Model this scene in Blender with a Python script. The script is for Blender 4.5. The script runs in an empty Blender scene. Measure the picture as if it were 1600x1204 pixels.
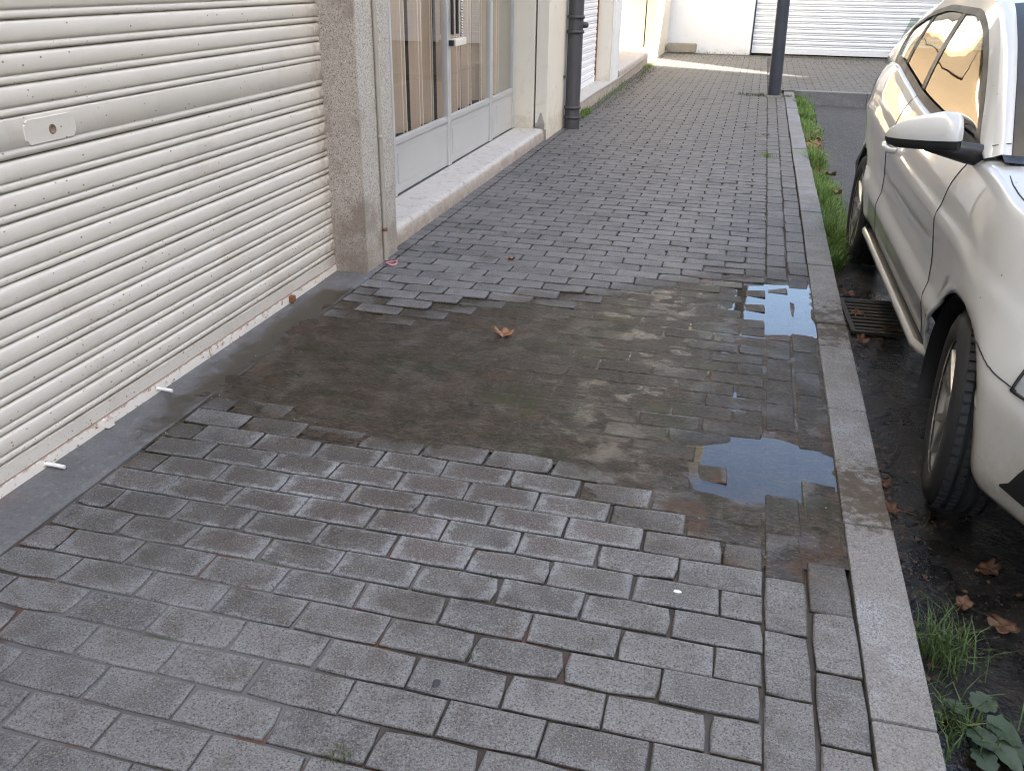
import bpy, bmesh, math, random
from mathutils import Vector, Matrix, noise
random.seed(7)
R_ = math.radians
scene = bpy.context.scene
COL = scene.collection

# ------------------------------------------------------------------ camera
cam_d = bpy.data.cameras.new('camera'); cam = bpy.data.objects.new('camera', cam_d); COL.objects.link(cam)
CAM = Vector((-0.1662, -1.4712, 1.3365)); YAW, PITCH, ROLL = R_(-14.363), R_(24.969), R_(0.919)
fw = Vector((math.sin(YAW)*math.cos(PITCH), math.cos(YAW)*math.cos(PITCH), -math.sin(PITCH)))
rt = Vector((math.cos(YAW), -math.sin(YAW), 0)); up = rt.cross(fw)
rt2 = rt*math.cos(ROLL)+up*math.sin(ROLL); up2 = up*math.cos(ROLL)-rt*math.sin(ROLL)
M = Matrix((rt2, up2, -fw)).transposed().to_4x4(); M.translation = CAM
cam.matrix_world = M
cam_d.sensor_width = 36; cam_d.lens = 36*1381.0/1600; cam_d.clip_start = .02; cam_d.clip_end = 3000
scene.camera = cam
scene.render.resolution_x, scene.render.resolution_y = 1024, 770

# ------------------------------------------------------------------ sky, sun, exposure
SUN_EL = R_(34); SD = Vector((-2.48, 1.0)).normalized()            # direction the sunlight travels
w = bpy.data.worlds.new('World'); scene.world = w; w.use_nodes = True
wn = w.node_tree; sky = wn.nodes.new('ShaderNodeTexSky'); sky.sky_type = 'NISHITA'; sky.sun_disc = False
sky.sun_elevation = SUN_EL; sky.sun_rotation = math.atan2(-SD.x, -SD.y)
sky.air_density = 1.0; sky.dust_density = 3.5; sky.ozone_density = 1.0
bg = wn.nodes['Background']; wn.links.new(sky.outputs[0], bg.inputs[0]); bg.inputs[1].default_value = 0.085
sl = bpy.data.lights.new('sun', 'SUN'); sl.energy = 5.0; sl.angle = R_(.53); sl.color = (1, .93, .82)
so = bpy.data.objects.new('sun', sl); COL.objects.link(so)
so.rotation_euler = Vector((SD.x*math.cos(SUN_EL), SD.y*math.cos(SUN_EL), -math.sin(SUN_EL))).to_track_quat('-Z', 'Y').to_euler()
so.location = (30, -10, 30)
cy = scene.cycles; cy.max_bounces = 7; cy.diffuse_bounces = 3; cy.glossy_bounces = 4; cy.transparent_max_bounces = 12; cy.adaptive_threshold = .02; cy.use_denoising = True; cy.denoiser = 'OPENIMAGEDENOISE'; cy.denoising_input_passes = 'RGB_ALBEDO_NORMAL'; cy.denoising_prefilter = 'NONE'; cy.filter_width = 1.15; cy.sample_clamp_indirect = 2.5; cy.caustics_reflective = False; cy.caustics_refractive = False
scene.view_settings.view_transform = 'Standard'; scene.view_settings.look = 'None'
scene.view_settings.exposure = 3.05; scene.view_settings.gamma = 1

# ------------------------------------------------------------------ material helpers
class NT:
    def __init__(s, name):
        s.m = bpy.data.materials.new(name); s.m.use_nodes = True; s.t = s.m.node_tree
        s.b = s.t.nodes['Principled BSDF']; s.out = s.t.nodes['Material Output']
        s._pos = None
    def n(s, typ, **kw):
        nd = s.t.nodes.new('ShaderNode'+typ)
        for k, v in kw.items(): setattr(nd, k, v)
        return nd
    def L(s, a, b): s.t.links.new(a, b)
    def put(s, inp, v):
        if hasattr(v, 'is_output') or isinstance(v, bpy.types.NodeSocket): s.L(v, inp)
        else:
            if isinstance(v, tuple) and len(v) == 3 and inp.type == 'RGBA': v = v+(1,)
            inp.default_value = v
    def pos(s):
        if s._pos is None: s._pos = s.n('NewGeometry').outputs['Position']
        return s._pos
    def objc(s): return s.n('TexCoord').outputs['Object']
    def map(s, vec, scale=(1, 1, 1), loc=(0, 0, 0), rot=(0, 0, 0)):
        m = s.n('Mapping'); s.L(vec, m.inputs[0]); m.inputs[1].default_value = loc; m.inputs[2].default_value = rot; m.inputs[3].default_value = scale
        return m.outputs[0]
    def noise(s, scale, detail=3, rough=.55, vec=None, dist=0):
        n = s.n('TexNoise'); s.L(vec if vec is not None else s.pos(), n.inputs['Vector'])
        n.inputs['Scale'].default_value = scale; n.inputs['Detail'].default_value = detail
        n.inputs['Roughness'].default_value = rough; n.inputs['Distortion'].default_value = dist
        return n.outputs['Fac']
    def vor(s, scale, vec=None, feature='F1', out='Distance', rnd=1):
        n = s.n('TexVoronoi', feature=feature); s.L(vec if vec is not None else s.pos(), n.inputs['Vector'])
        n.inputs['Scale'].default_value = scale; n.inputs['Randomness'].default_value = rnd
        return n.outputs[out]
    def vor2(s, scale, vec=None):
        n = s.n('TexVoronoi'); s.L(vec if vec is not None else s.pos(), n.inputs['Vector']); n.inputs['Scale'].default_value = scale
        return n.outputs['Distance'], s.xyz(n.outputs['Color'])[0]
    def math(s, op, a, b=0.0, c=None, clamp=False):
        n = s.n('Math', operation=op, use_clamp=clamp); s.put(n.inputs[0], a); s.put(n.inputs[1], b)
        if c is not None: s.put(n.inputs[2], c)
        return n.outputs[0]
    def ss(s, v, a, b, lo=0.0, hi=1.0, smooth=True):
        n = s.n('MapRange'); n.interpolation_type = 'SMOOTHSTEP' if smooth else 'LINEAR'
        s.put(n.inputs[0], v); n.inputs[1].default_value = a; n.inputs[2].default_value = b; n.inputs[3].default_value = lo; n.inputs[4].default_value = hi
        return n.outputs[0]
    def mix(s, f, a, b, typ='MIX'):
        n = s.n('MixRGB', blend_type=typ); s.put(n.inputs[0], f); s.put(n.inputs[1], a); s.put(n.inputs[2], b)
        return n.outputs[0]
    def xyz(s, vec=None):
        n = s.n('SeparateXYZ'); s.L(vec if vec is not None else s.pos(), n.inputs[0]); return n.outputs
    def bump(s, h, strength=.3, dist=.002, nrm=None):
        n = s.n('Bump'); n.inputs['Strength'].default_value = strength; n.inputs['Distance'].default_value = dist
        s.L(h, n.inputs['Height'])
        if nrm is not None: s.L(nrm, n.inputs['Normal'])
        return n.outputs[0]
    def set(s, **kw):
        names = dict(col='Base Color', rough='Roughness', metal='Metallic', nrm='Normal', spec='Specular IOR Level', coat='Coat Weight', coatr='Coat Roughness',
                     trans='Transmission Weight', ior='IOR', alpha='Alpha', sss='Subsurface Weight')
        for k, v in kw.items(): s.put(s.b.inputs[names[k]], v)
        return s.m

def schlick(t, f0, pw=5.0, nrm=None):
    g = t.n('NewGeometry'); d = t.n('VectorMath', operation='DOT_PRODUCT'); t.L(g.outputs['Incoming'], d.inputs[0]); t.L(nrm if nrm is not None else g.outputs['Normal'], d.inputs[1])
    c = t.math('ABSOLUTE', d.outputs['Value']); return t.math('ADD', f0, t.math('MULTIPLY', 1-f0, t.math('POWER', t.math('SUBTRACT', 1.0, c, clamp=True), pw)))
MAT = {}
def simple(name, col, rough=.6, metal=0, spec=.5, coat=0, var=.12, scale=8, bump=0, bscale=60):
    t = NT(name); n = t.noise(scale, 4)
    c0 = tuple(max(0, c*(1-var)) for c in col); c1 = tuple(min(1, c*(1+var)) for c in col)
    kw = dict(col=t.mix(n, c0, c1), rough=t.ss(n, .2, .8, max(0, rough-.08), min(1, rough+.08)), metal=metal, spec=spec, coat=coat)
    if bump: kw['nrm'] = t.bump(t.noise(bscale, 4), bump, .003)
    MAT[name] = t.set(**kw); return MAT[name]

WETZ = -0.0026; PITCH_S = .0782
def wet_mask(t, z=None, amt=.003):
    """1 where the surface lies near or under the puddle level"""
    z = t.xyz()[2]
    nz = t.math('MULTIPLY', t.math('SUBTRACT', t.noise(14, 4, .6), .5), amt*2)
    return t.ss(t.math('ADD', z, nz), WETZ-.0012, WETZ+.0016, 1, 0)

def film_bump(t):
    h = t.noise(44, 3, .65, vec=t.map(t.pos(), scale=(.45, 1.7, 1)))
    t.L(t.bump(h, .7, .006), t.b.inputs['Coat Normal'])
# --- pavers
def paver_mat():
    t = NT('paver'); P = t.pos(); X = t.xyz()
    oi = t.n('ObjectInfo').outputs['Random']; isl = t.n('NewGeometry').outputs['Random Per Island']
    rnd = t.math('FRACT', t.math('ADD', t.math('MULTIPLY', oi, 7.13), t.math('MULTIPLY', isl, 3.77)))
    base = t.mix(rnd, (.084, .081, .077), (.163, .158, .151))
    big = t.noise(1.7, 4, .6); med = t.noise(9, 5, .65)
    base = t.mix(t.ss(med, .35, .7, 0, .5), base, (.196, .193, .189))
    # brown silt staining, strongest left of the puddle and towards the far end
    dx = t.math('DIVIDE', t.math('ADD', X[0], 1.55), 1.1); dy = t.math('DIVIDE', t.math('SUBTRACT', X[1], .55), .62)
    g1 = t.math('EXPONENT', t.math('MULTIPLY', t.math('ADD', t.math('MULTIPLY', dx, dx), t.math('MULTIPLY', dy, dy)), -1.0))
    far = t.ss(X[1], 3.5, 9, 0, .75)
    st = t.math('ADD', t.math('ADD', t.math('MULTIPLY', g1, .6), far), -.02)
    blotch = t.ss(t.math('ADD', t.noise(11, 3, .55, dist=.4), t.math('MULTIPLY', st, .38)), .5, .72)
    base = t.mix(t.math('MULTIPLY', blotch, .72), base, t.mix(t.noise(5, 2), (.082, .073, .057), (.1, .09, .08)))
    oc = t.xyz(t.objc()); edge = t.math('MAXIMUM', t.math('MULTIPLY', t.math('ABSOLUTE', oc[0]), 10.0), t.math('MULTIPLY', t.math('ABSOLUTE', oc[1]), 20.3))
    edn = t.math('ADD', edge, t.math('MULTIPLY', t.math('SUBTRACT', t.noise(36, 3, .65), .5), .9))
    g2x = t.math('DIVIDE', t.math('ADD', X[0], 1.05), .8); g2y = t.math('DIVIDE', t.math('SUBTRACT', X[1], .45), .45)
    g2 = t.math('EXPONENT', t.math('MULTIPLY', t.math('ADD', t.math('MULTIPLY', g2x, g2x), t.math('MULTIPLY', g2y, g2y)), -1.0))
    cen = t.math('MULTIPLY', t.ss(edn, .5, .78, 1, 0), t.ss(t.math('ADD', t.math('MULTIPLY', rnd, .8), t.math('MULTIPLY', g2, 1.0)), .72, 1.35, 0, .8))
    base = t.mix(cen, base, t.mix(rnd, (.078, .068, .053), (.1, .078, .07)))
    rim = t.math('MULTIPLY', t.math('MULTIPLY', t.ss(edn, .7, .95), t.ss(edge, 1.03, 1.0, 0, 1)), t.math('ADD', .2, t.math('MULTIPLY', g2, .75)))
    base = t.mix(rim, base, (.25, .252, .258))
    base = t.mix(t.math('MULTIPLY', far, .35), base, (.16, .147, .125))
    # reddish bricks here and there
    base = t.mix(t.ss(rnd, .93, .97, 0, .18), base, (.125, .092, .088))
    # exposed aggregate: light grains and dark pits
    sp, gr = t.vor2(400); gsel = t.ss(gr, .7, .95)
    base = t.mix(t.math('MULTIPLY', t.math('MULTIPLY', t.ss(sp, .2, .5, 1, 0), gsel), .6), base, (.36, .35, .335))
    pit = t.noise(210, 2, .75); base = t.mix(t.ss(pit, .5, .68, 0, .85), base, (.03, .03, .032)); base = t.mix(t.ss(pit, .32, .45, .6, 0), base, (.27, .272, .28))
    # dark drips
    wet = wet_mask(t)
    dm = t.ss(t.math('ADD', X[2], t.math('MULTIPLY', t.math('SUBTRACT', t.noise(8, 4, .65), .5), .008)), -.0015, .0032, .62, 0)
    damp = t.math('MAXIMUM', t.math('MAXIMUM', wet, dm), t.math('MULTIPLY', t.ss(t.math('ADD', t.noise(3.1, 4, .6), t.math('MULTIPLY', g1, .22)), .6, .72), .4))
    wcol = t.mix(t.ss(t.noise(48, 3, .7), .38, .62, .0, .62), t.mix(1.0, base, (.33, .275, .205), 'MULTIPLY'), t.mix(t.noise(2.6, 3), (.024, .0205, .0095), (.032, .021, .012)))
    wf = t.noise(110, 2, .7, vec=t.map(P, scale=(.55, 1.4, 1)))
    wcol = t.mix(t.ss(wf, .52, .66, 0, .6), wcol, (.1, .088, .068)); wcol = t.mix(t.ss(wf, .34, .46, .85, 0), wcol, (.008, .0065, .0045))
    wcol = t.mix(t.ss(t.noise(3.3, 3, vec=t.map(P, loc=(5, 2, 0))), .54, .64, 0, .55), wcol, (.03, .034, .009))
    wcol = t.mix(t.ss(t.noise(4.1, 3, vec=t.map(P, loc=(1, 8, 0))), .58, .67, 0, .55), wcol, (.075, .036, .017))
    col = t.mix(damp, base, wcol)
    bn = t.bump(t.math('ADD', t.math('MULTIPLY', t.noise(170, 2, .7), .6), t.math('MULTIPLY', t.noise(22, 2), .6)), .55, .0022)
    rough = t.ss(wet, 0, 1, .64, .5)
    film = t.math('MULTIPLY', wet, t.ss(t.noise(3.4, 3, .6), .45, .68, .0, .42))
    MAT['paver'] = t.set(col=col, rough=rough, nrm=bn, spec=t.ss(wet, 0, 1, .42, .2), coat=film, coatr=t.ss(t.noise(7, 2), .35, .65, .3, .1))
    film_bump(t)
paver_mat()

def sand_mat():
    t = NT('joint_sand'); X = t.xyz()
    n = t.noise(6, 4)
    c = t.mix(n, (.03, .026, .022), (.075, .062, .05))
    gx = t.math('DIVIDE', t.math('ADD', X[0], 1.25), .55); gy = t.math('DIVIDE', t.math('ADD', X[1], .2), .75)
    gg = t.math('EXPONENT', t.math('MULTIPLY', t.math('ADD', t.math('MULTIPLY', gx, gx), t.math('MULTIPLY', gy, gy)), -1.0))
    c = t.mix(t.ss(t.math('ADD', t.noise(2.3, 3), t.math('MULTIPLY', gg, .25)), .52, .72, 0, .9), c, (.135, .133, .13))
    c = t.mix(t.ss(t.noise(3.7, 3, vec=t.map(t.pos(), loc=(4, 9, 0))), .57, .66, 0, .8), c, (.1, .04, .02))
    c = t.mix(t.ss(t.noise(2.9, 3, vec=t.map(t.pos(), loc=(1, 3, 2))), .6, .68, 0, .7), c, (.05, .06, .018))
    MAT['joint_sand'] = t.set(col=c, rough=.9, nrm=t.bump(t.noise(220, 3), .6, .003))
sand_mat()

def mud_mat():
    t = NT('mud')
    fine = t.noise(95, 3, .7, vec=t.map(t.pos(), scale=(.6, 1.3, 1)))
    c = t.mix(t.noise(6, 4, .65), (.024, .0165, .0098), (.055, .039, .025))
    c = t.mix(t.ss(t.noise(4, 3, vec=t.map(t.pos(), loc=(3, 1, 0))), .5, .62, 0, .75), c, (.019, .021, .006))
    c = t.mix(t.ss(t.noise(3, 3, vec=t.map(t.pos(), loc=(7, 2, 0))), .56, .66, 0, .6), c, (.05, .022, .011))
    st_ = t.noise(13, 4, .65, vec=t.map(t.pos(), scale=(.45, 1.5, 1), rot=(0, 0, .25)))
    c = t.mix(t.ss(st_, .5, .66, 0, .6), c, (.072, .058, .043)); c = t.mix(t.ss(st_, .32, .44, .6, 0), c, (.014, .0115, .007))
    c = t.mix(t.ss(fine, .5, .68, 0, .7), c, (.085, .071, .055))
    c = t.mix(t.ss(fine, .34, .44, .8, 0), c, (.012, .01, .007))
    d, sel = t.vor2(70)
    c = t.mix(t.math('MULTIPLY', t.ss(d, .12, .22, 1, 0), t.math('LESS_THAN', sel, .12)), c, (.15, .135, .11))
    h = t.math('ADD', fine, t.math('MULTIPLY', t.noise(24, 2), .8))
    MAT['mud'] = t.set(col=c, rough=.5, nrm=t.bump(h, 1.0, .006), spec=.22, coat=t.ss(t.noise(9, 3), .46, .62, .0, .5), coatr=.12); film_bump(t)
mud_mat()

def water_mat():
    t = NT('water'); t.t.nodes.remove(t.b)
    tr = t.n('BsdfTransparent'); tr.inputs[0].default_value = (.72, .64, .47, 1)
    gl = t.n('BsdfGlossy'); gl.inputs['Roughness'].default_value = .02; gl.inputs[0].default_value = (1, 1, 1, 1)
    rip = t.noise(26, 3, .55, vec=t.map(t.pos(), scale=(.55, 1.5, 1)))
    nb = t.bump(rip, .055, .004); t.L(nb, gl.inputs['Normal'])
    mx = t.n('MixShader'); t.L(schlick(t, .04, 3.7), mx.inputs[0]); t.L(tr.outputs[0], mx.inputs[1]); t.L(gl.outputs[0], mx.inputs[2]); t.L(mx.outputs[0], t.out.inputs[0])
    MAT['water'] = t.m
water_mat()

def granite_mat(name, a, b, dark, scale=260, stain=.3, stc=(.16, .12, .09), zlo=0, zhi=.5, bump=.25):
    t = NT(name); z = t.xyz()[2]
    v = t.xyz(t.vor(scale, out='Color'))
    c = t.mix(v[0], a, b); c = t.mix(t.ss(v[1], .74, .8), c, dark)
    c = t.mix(t.ss(v[2], .82, .9, 0, .6), c, tuple(min(1, q*1.35) for q in b))
    c = t.mix(t.math('MULTIPLY', t.ss(t.math('ADD', t.noise(5, 5, .65), t.ss(z, zlo, zhi, .18, 0)), .48, .75), stain), c, stc)
    return t, c, v
def mk(name, **kw):
    t, c, v = granite_mat(name, **kw); MAT[name] = t.set(col=c, rough=.62, nrm=t.bump(t.noise(180, 3), .25, .0015))
mk('granite_brown', a=(.36, .31, .255), b=(.47, .42, .36), dark=(.2, .165, .14), stain=.75, stc=(.2, .15, .115), scale=230)
mk('granite_pale', a=(.46, .43, .38), b=(.55, .52, .47), dark=(.26, .24, .21), stain=.7, stc=(.27, .22, .17), scale=230)
def kerb_mat():
    t, c, v = granite_mat('kerb_granite', (.2, .202, .206), (.3, .302, .307), (.135, .135, .14), 330, .45, (.12, .1, .075))
    X = t.xyz()
    n = t.math('ADD', t.math('MULTIPLY', t.noise(9, 3, .6), .5), t.math('MULTIPLY', t.noise(34, 4, .7), .6))
    def gy(cy, s): 
        d = t.math('DIVIDE', t.math('SUBTRACT', X[1], cy), s); return t.math('EXPONENT', t.math('MULTIPLY', t.math('MULTIPLY', d, d), -1))
    m = t.math('ADD', gy(.88, .3), t.math('MULTIPLY', gy(2.3, .5), .9))
    stn = t.ss(t.math('ADD', t.math('MULTIPLY', m, .42), n), .78, .98)
    c = t.mix(t.math('MULTIPLY', stn, .88), c, t.mix(t.noise(23, 3), (.035, .028, .022), (.1, .075, .045)))
    MAT['kerb_granite'] = t.set(col=c, rough=t.ss(stn, 0, 1, .7, .6), spec=t.ss(stn, 0, 1, .4, .15), nrm=t.bump(t.math('ADD', t.noise(240, 3), t.math('MULTIPLY', v[0], .4)), .35, .0015))
kerb_mat()

def asphalt_mat():
    t = NT('asphalt'); X = t.xyz()
    v = t.xyz(t.vor(180, out='Color'))
    c = t.mix(v[0], (.05, .05, .052), (.105, .103, .1)); c = t.mix(t.ss(v[1], .88, .93, 0, .7), c, (.26, .25, .24))
    wet = t.ss(t.math('ADD', X[1], t.math('MULTIPLY', t.noise(3, 4), 1.4)), 3.9, 4.9, 1, 0)
    wc = t.mix(v[0], (.004, .004, .0035), (.012, .011, .0095)); wc = t.mix(t.ss(v[1], .95, .98, 0, .6), wc, (.08, .075, .07))
    wc = t.mix(t.ss(t.noise(6, 4), .52, .66, 0, .7), wc, (.014, .009, .005))
    c = t.mix(wet, c, wc)
    rough = t.math('SUBTRACT', .85, t.math('MULTIPLY', wet, t.ss(t.noise(5, 3), .4, .62, .3, .72)))
    MAT['asphalt'] = t.set(col=c, rough=rough, nrm=t.bump(t.math('ADD', v[0], t.noise(60, 3)), .8, .006), spec=.35, coat=t.math('MULTIPLY', wet, .5), coatr=.18); t.L(t.bump(t.math('ADD', v[2], t.noise(90, 2)), .8, .006), t.b.inputs['Coat Normal'])
asphalt_mat()

def concrete_mat():
    t = NT('concrete'); X = t.xyz()
    c = t.mix(t.noise(9, 5, .7), (.075, .074, .074), (.185, .183, .18)); c = t.mix(t.ss(t.noise(120, 3, .7), .45, .7, 0, .5), c, (.06, .06, .062)); c = t.mix(t.ss(t.noise(26, 4, .7), .55, .7, 0, .5), c, (.21, .21, .212))
    c = t.mix(t.ss(t.noise(3, 3), .55, .68, 0, .4), c, (.16, .11, .1))
    wet = wet_mask(t)
    c = t.mix(wet, c, t.mix(t.noise(20, 3), (.03, .024, .016), (.055, .045, .03)))
    MAT['concrete'] = t.set(col=c, rough=t.ss(wet, 0, 1, .85, .3), nrm=t.bump(t.noise(150, 4), .35, .002))
concrete_mat()

def shutter_mat(name, rustlow=True):
    t = NT(name); X = t.xyz()
    n = t.noise(3, 4, .6, vec=t.map(t.pos(), scale=(1, .25, 2)))
    c = t.mix(n, (.61, .577, .51), (.69, .662, .605))
    c = t.mix(t.ss(X[2], .75, 1.4, 0, .22), c, (.62, .55, .44))
    # grime and rust freckles
    d = t.vor(46, vec=t.map(t.pos(), scale=(1, .8, 1.2))); sel = t.xyz(t.vor(46, vec=t.map(t.pos(), scale=(1, .8, 1.2)), out='Color'))
    low = t.ss(X[2], .0, .45, .5, .05)
    f = t.math('MULTIPLY', t.ss(d, .08, .2, 1, 0), t.math('LESS_THAN', sel[0], low))
    c = t.mix(t.math('MULTIPLY', f, .85), c, t.mix(sel[1], (.07, .05, .035), (.2, .12, .07)))
    d2, s2 = t.vor2(150)
    f2 = t.math('MULTIPLY', t.ss(d2, .15, .35, 1, 0), t.math('LESS_THAN', s2, t.ss(X[2], .0, .22, .36, .012)))
    c = t.mix(t.math('MULTIPLY', f2, .7), c, (.1, .065, .04))
    sm = t.ss(t.noise(4, 5, .7, vec=t.map(t.pos(), scale=(1, .8, .5))), .48, .75, 0, .38)
    c = t.mix(sm, c, (.44, .37, .29))
    up_ = t.ss(X[2], .973, .975); fz = t.math('FRACT', t.math('DIVIDE', t.math('SUBTRACT', t.math('ADD', .868, t.math('MULTIPLY', up_, .106)), X[2]), PITCH_S)); gm = t.math('MAXIMUM', t.ss(fz, .9, .99), t.ss(fz, .0, .06, 1, 0))
    gm = t.math('MULTIPLY', gm, t.math('MAXIMUM', up_, t.ss(X[2], .872, .874, 1, 0))); gm = t.math('MULTIPLY', gm, t.ss(t.noise(6, 4, .7, vec=t.map(t.pos(), scale=(1, 1, 3))), .3, .65, .15, .85)); c = t.mix(gm, c, (.22, .165, .12))
    edge = t.ss(X[1], 2.18, 2.36, 0, .5); c = t.mix(t.math('MULTIPLY', edge, t.ss(t.noise(30, 4), .35, .6)), c, (.2, .13, .09))
    MAT[name] = t.set(col=c, rough=.45, nrm=t.bump(t.math('ADD', t.math('MULTIPLY', t.noise(90, 2), .1), t.noise(7, 2, .5, vec=t.map(t.pos(), scale=(1, .6, 1)))), .25, .012), spec=.4)
shutter_mat('shutter_paint')
def rust_mat():
    t = NT('rusty_paint'); n = t.noise(38, 5, .7); z = t.xyz()[2]
    c = t.mix(t.noise(6, 3), (.74, .7, .63), (.82, .79, .74))
    r = t.math('MAXIMUM', t.ss(n, .56, .66), t.ss(t.math('ADD', z, t.math('MULTIPLY', n, .02)), .041, .047, 0, .8))
    c = t.mix(r, c, t.mix(t.noise(70, 3), (.19, .075, .03), (.36, .2, .11)))
    MAT['rusty_paint'] = t.set(col=c, rough=.7, nrm=t.bump(n, .3, .002))
    t = NT('rust'); MAT['rust'] = t.set(col=t.mix(t.noise(40, 4), (.11, .04, .018), (.3, .13, .06)), rough=.9)
    t = NT('red_seal'); MAT['red_seal'] = t.set(col=t.mix(t.noise(20, 4), (.12, .03, .015), (.36, .045, .02)), rough=.6)
rust_mat()

def plaster_mat(name, a, b, st=(.5, .42, .3), zl=.0, zh=.35, amt=.55, bump=.2):
    t = NT(name); X = t.xyz()
    c = t.mix(t.noise(2.2, 5, .6), a, b)
    s = t.math('MULTIPLY', t.ss(t.math('ADD', t.noise(9, 5, .7), t.ss(X[2], zl, zh, .3, 0)), .55, .85), amt)
    c = t.mix(s, c, st)
    c = t.mix(t.ss(t.noise(4, 5, .7, vec=t.map(t.pos(), scale=(3, 3, .25))), .6, .75, 0, .25), c, st)
    MAT[name] = t.set(col=c, rough=.85, nrm=t.bump(t.noise(45, 5, .6), bump, .003), spec=.3)
plaster_mat('plaster_cream', (.74, .68, .56), (.82, .77, .66))
plaster_mat('plaster_white', (.8, .8, .8), (.87, .87, .86), (.6, .58, .52), 0, .12, .4)
plaster_mat('plaster_ochre', (.3, .225, .145), (.36, .275, .18), (.24, .17, .1))
plaster_mat('plaster_brown', (.12, .115, .105), (.16, .155, .14), (.09, .085, .07), 0, .1, .3)
plaster_mat('plaster_grey', (.4, .41, .4), (.48, .49, .48), (.3, .29, .27), 0, .1, .3)
plaster_mat('plaster_opposite', (.66, .6, .5), (.74, .68, .58))
plaster_mat('mortar', (.3, .28, .25), (.45, .42, .37), (.16, .14, .11), 0, .3, .8, .6)

def step_mat():
    t = NT('step_stone'); X = t.xyz()
    c = t.mix(t.noise(6, 5, .65), (.46, .435, .39), (.58, .56, .525))
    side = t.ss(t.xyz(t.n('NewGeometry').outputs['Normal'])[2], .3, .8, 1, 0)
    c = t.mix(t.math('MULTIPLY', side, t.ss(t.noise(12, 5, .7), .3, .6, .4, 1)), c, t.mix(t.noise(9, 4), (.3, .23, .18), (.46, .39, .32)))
    c = t.mix(t.ss(t.noise(17, 5, .7), .52, .7, 0, .65), c, (.25, .205, .16))
    v = t.xyz(t.vor(260, out='Color'))
    c = t.mix(t.ss(v[0], .86, .9, 0, .4), c, (.2, .17, .14))
    MAT['step_stone'] = t.set(col=c, rough=.75, nrm=t.bump(t.noise(50, 5, .7), .6, .005))
step_mat()

simple('door_metal', (.54, .535, .52), .45, .2, var=.1, scale=5)
simple('door_seam', (.06, .065, .07), .6)
simple('blind_fabric', (.4, .31, .235), .85, var=.2, scale=3)
simple('blind_edge', (.74, .66, .55), .8, var=.1)
simple('dark_interior', (.04, .033, .028), .9)
simple('black_metal', (.02, .02, .022), .45)
simple('ivory_plastic', (.78, .74, .64), .45)
simple('pipe_iron', (.06, .058, .062), .5, .2, var=.3, scale=12, bump=.2)
simple('conduit', (.4, .36, .3), .6, var=.2, scale=10)
simple('pole_paint', (.055, .06, .072), .42, .1, var=.35, scale=16)
simple('pale_paint', (.78, .77, .75), .6)
simple('pink_panel', (.5, .36, .33), .6)
simple('pink_plastic', (.55, .22, .22), .4)
simple('old_stone', (.3, .27, .21), .9, var=.35, scale=14, bump=.6, bscale=30)
simple('gum', (.035, .036, .04), .7)
simple('dropping', (.75, .75, .74), .7)
simple('tyre', (.014, .014, .015), .75, var=.3, bump=.15)
simple('rim', (.36, .35, .33), .32, .85, var=.15)
simple('black_plastic', (.014, .014, .015), .4, spec=.4)
simple('seam', (.03, .03, .03), .7)
simple('seat_fabric', (.07, .065, .06), .9)
simple('car_interior', (.05, .047, .043), .85)
simple('chrome', (.6, .6, .6), .12, 1)
simple('grate_iron', (.045, .04, .036), .6, .3, var=.3)
simple('window_dark', (.03, .035, .04), .1)
simple('wood_frame', (.22, .15, .1), .6)
simple('roof_grey', (.2, .19, .18), .9)

def paint_mat():
    t = NT('car_paint'); n = t.noise(7, 4); X = t.xyz()
    c = t.mix(t.ss(t.noise(2.5, 4), .35, .7, 0, .14), (.52, .52, .505), (.42, .40, .36))
    d, sel = t.vor2(60)
    c = t.mix(t.math('MULTIPLY', t.ss(d, .1, .25, 1, 0), t.math('LESS_THAN', sel, .03)), c, (.25, .2, .14))
    z = X[2]; film = t.math('MULTIPLY', t.ss(t.math('ADD', z, t.math('MULTIPLY', t.noise(14, 4, .7), .22)), .12, .5, .75, 0), t.ss(t.noise(45, 3, .7), .3, .7, .45, 1))
    c = t.mix(film, c, (.3, .26, .2))
    MAT['car_paint'] = t.set(col=c, rough=.3, coat=t.math('SUBTRACT', 1.0, t.math('MULTIPLY', film, .7)), coatr=.03, spec=.5)
paint_mat()
def glass_mat(name, tint, f0=.06, rough=.0):
    t = NT(name); t.t.nodes.remove(t.b)
    tr = t.n('BsdfTransparent'); tr.inputs[0].default_value = tint+(1,)
    gl = t.n('BsdfGlossy'); gl.inputs['Roughness'].default_value = rough; gl.inputs[0].default_value = (1, 1, 1, 1)
    mx = t.n('MixShader'); t.L(schlick(t, f0), mx.inputs[0]); t.L(tr.outputs[0], mx.inputs[1]); t.L(gl.outputs[0], mx.inputs[2]); t.L(mx.outputs[0], t.out.inputs[0])
    MAT[name] = t.m
glass_mat('car_glass', (.45, .52, .47), .06, .01)
glass_mat('door_glass', (.95, .95, .93), .03, .012)
glass_mat('lamp_glass', (.8, .82, .85), .08)

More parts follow.
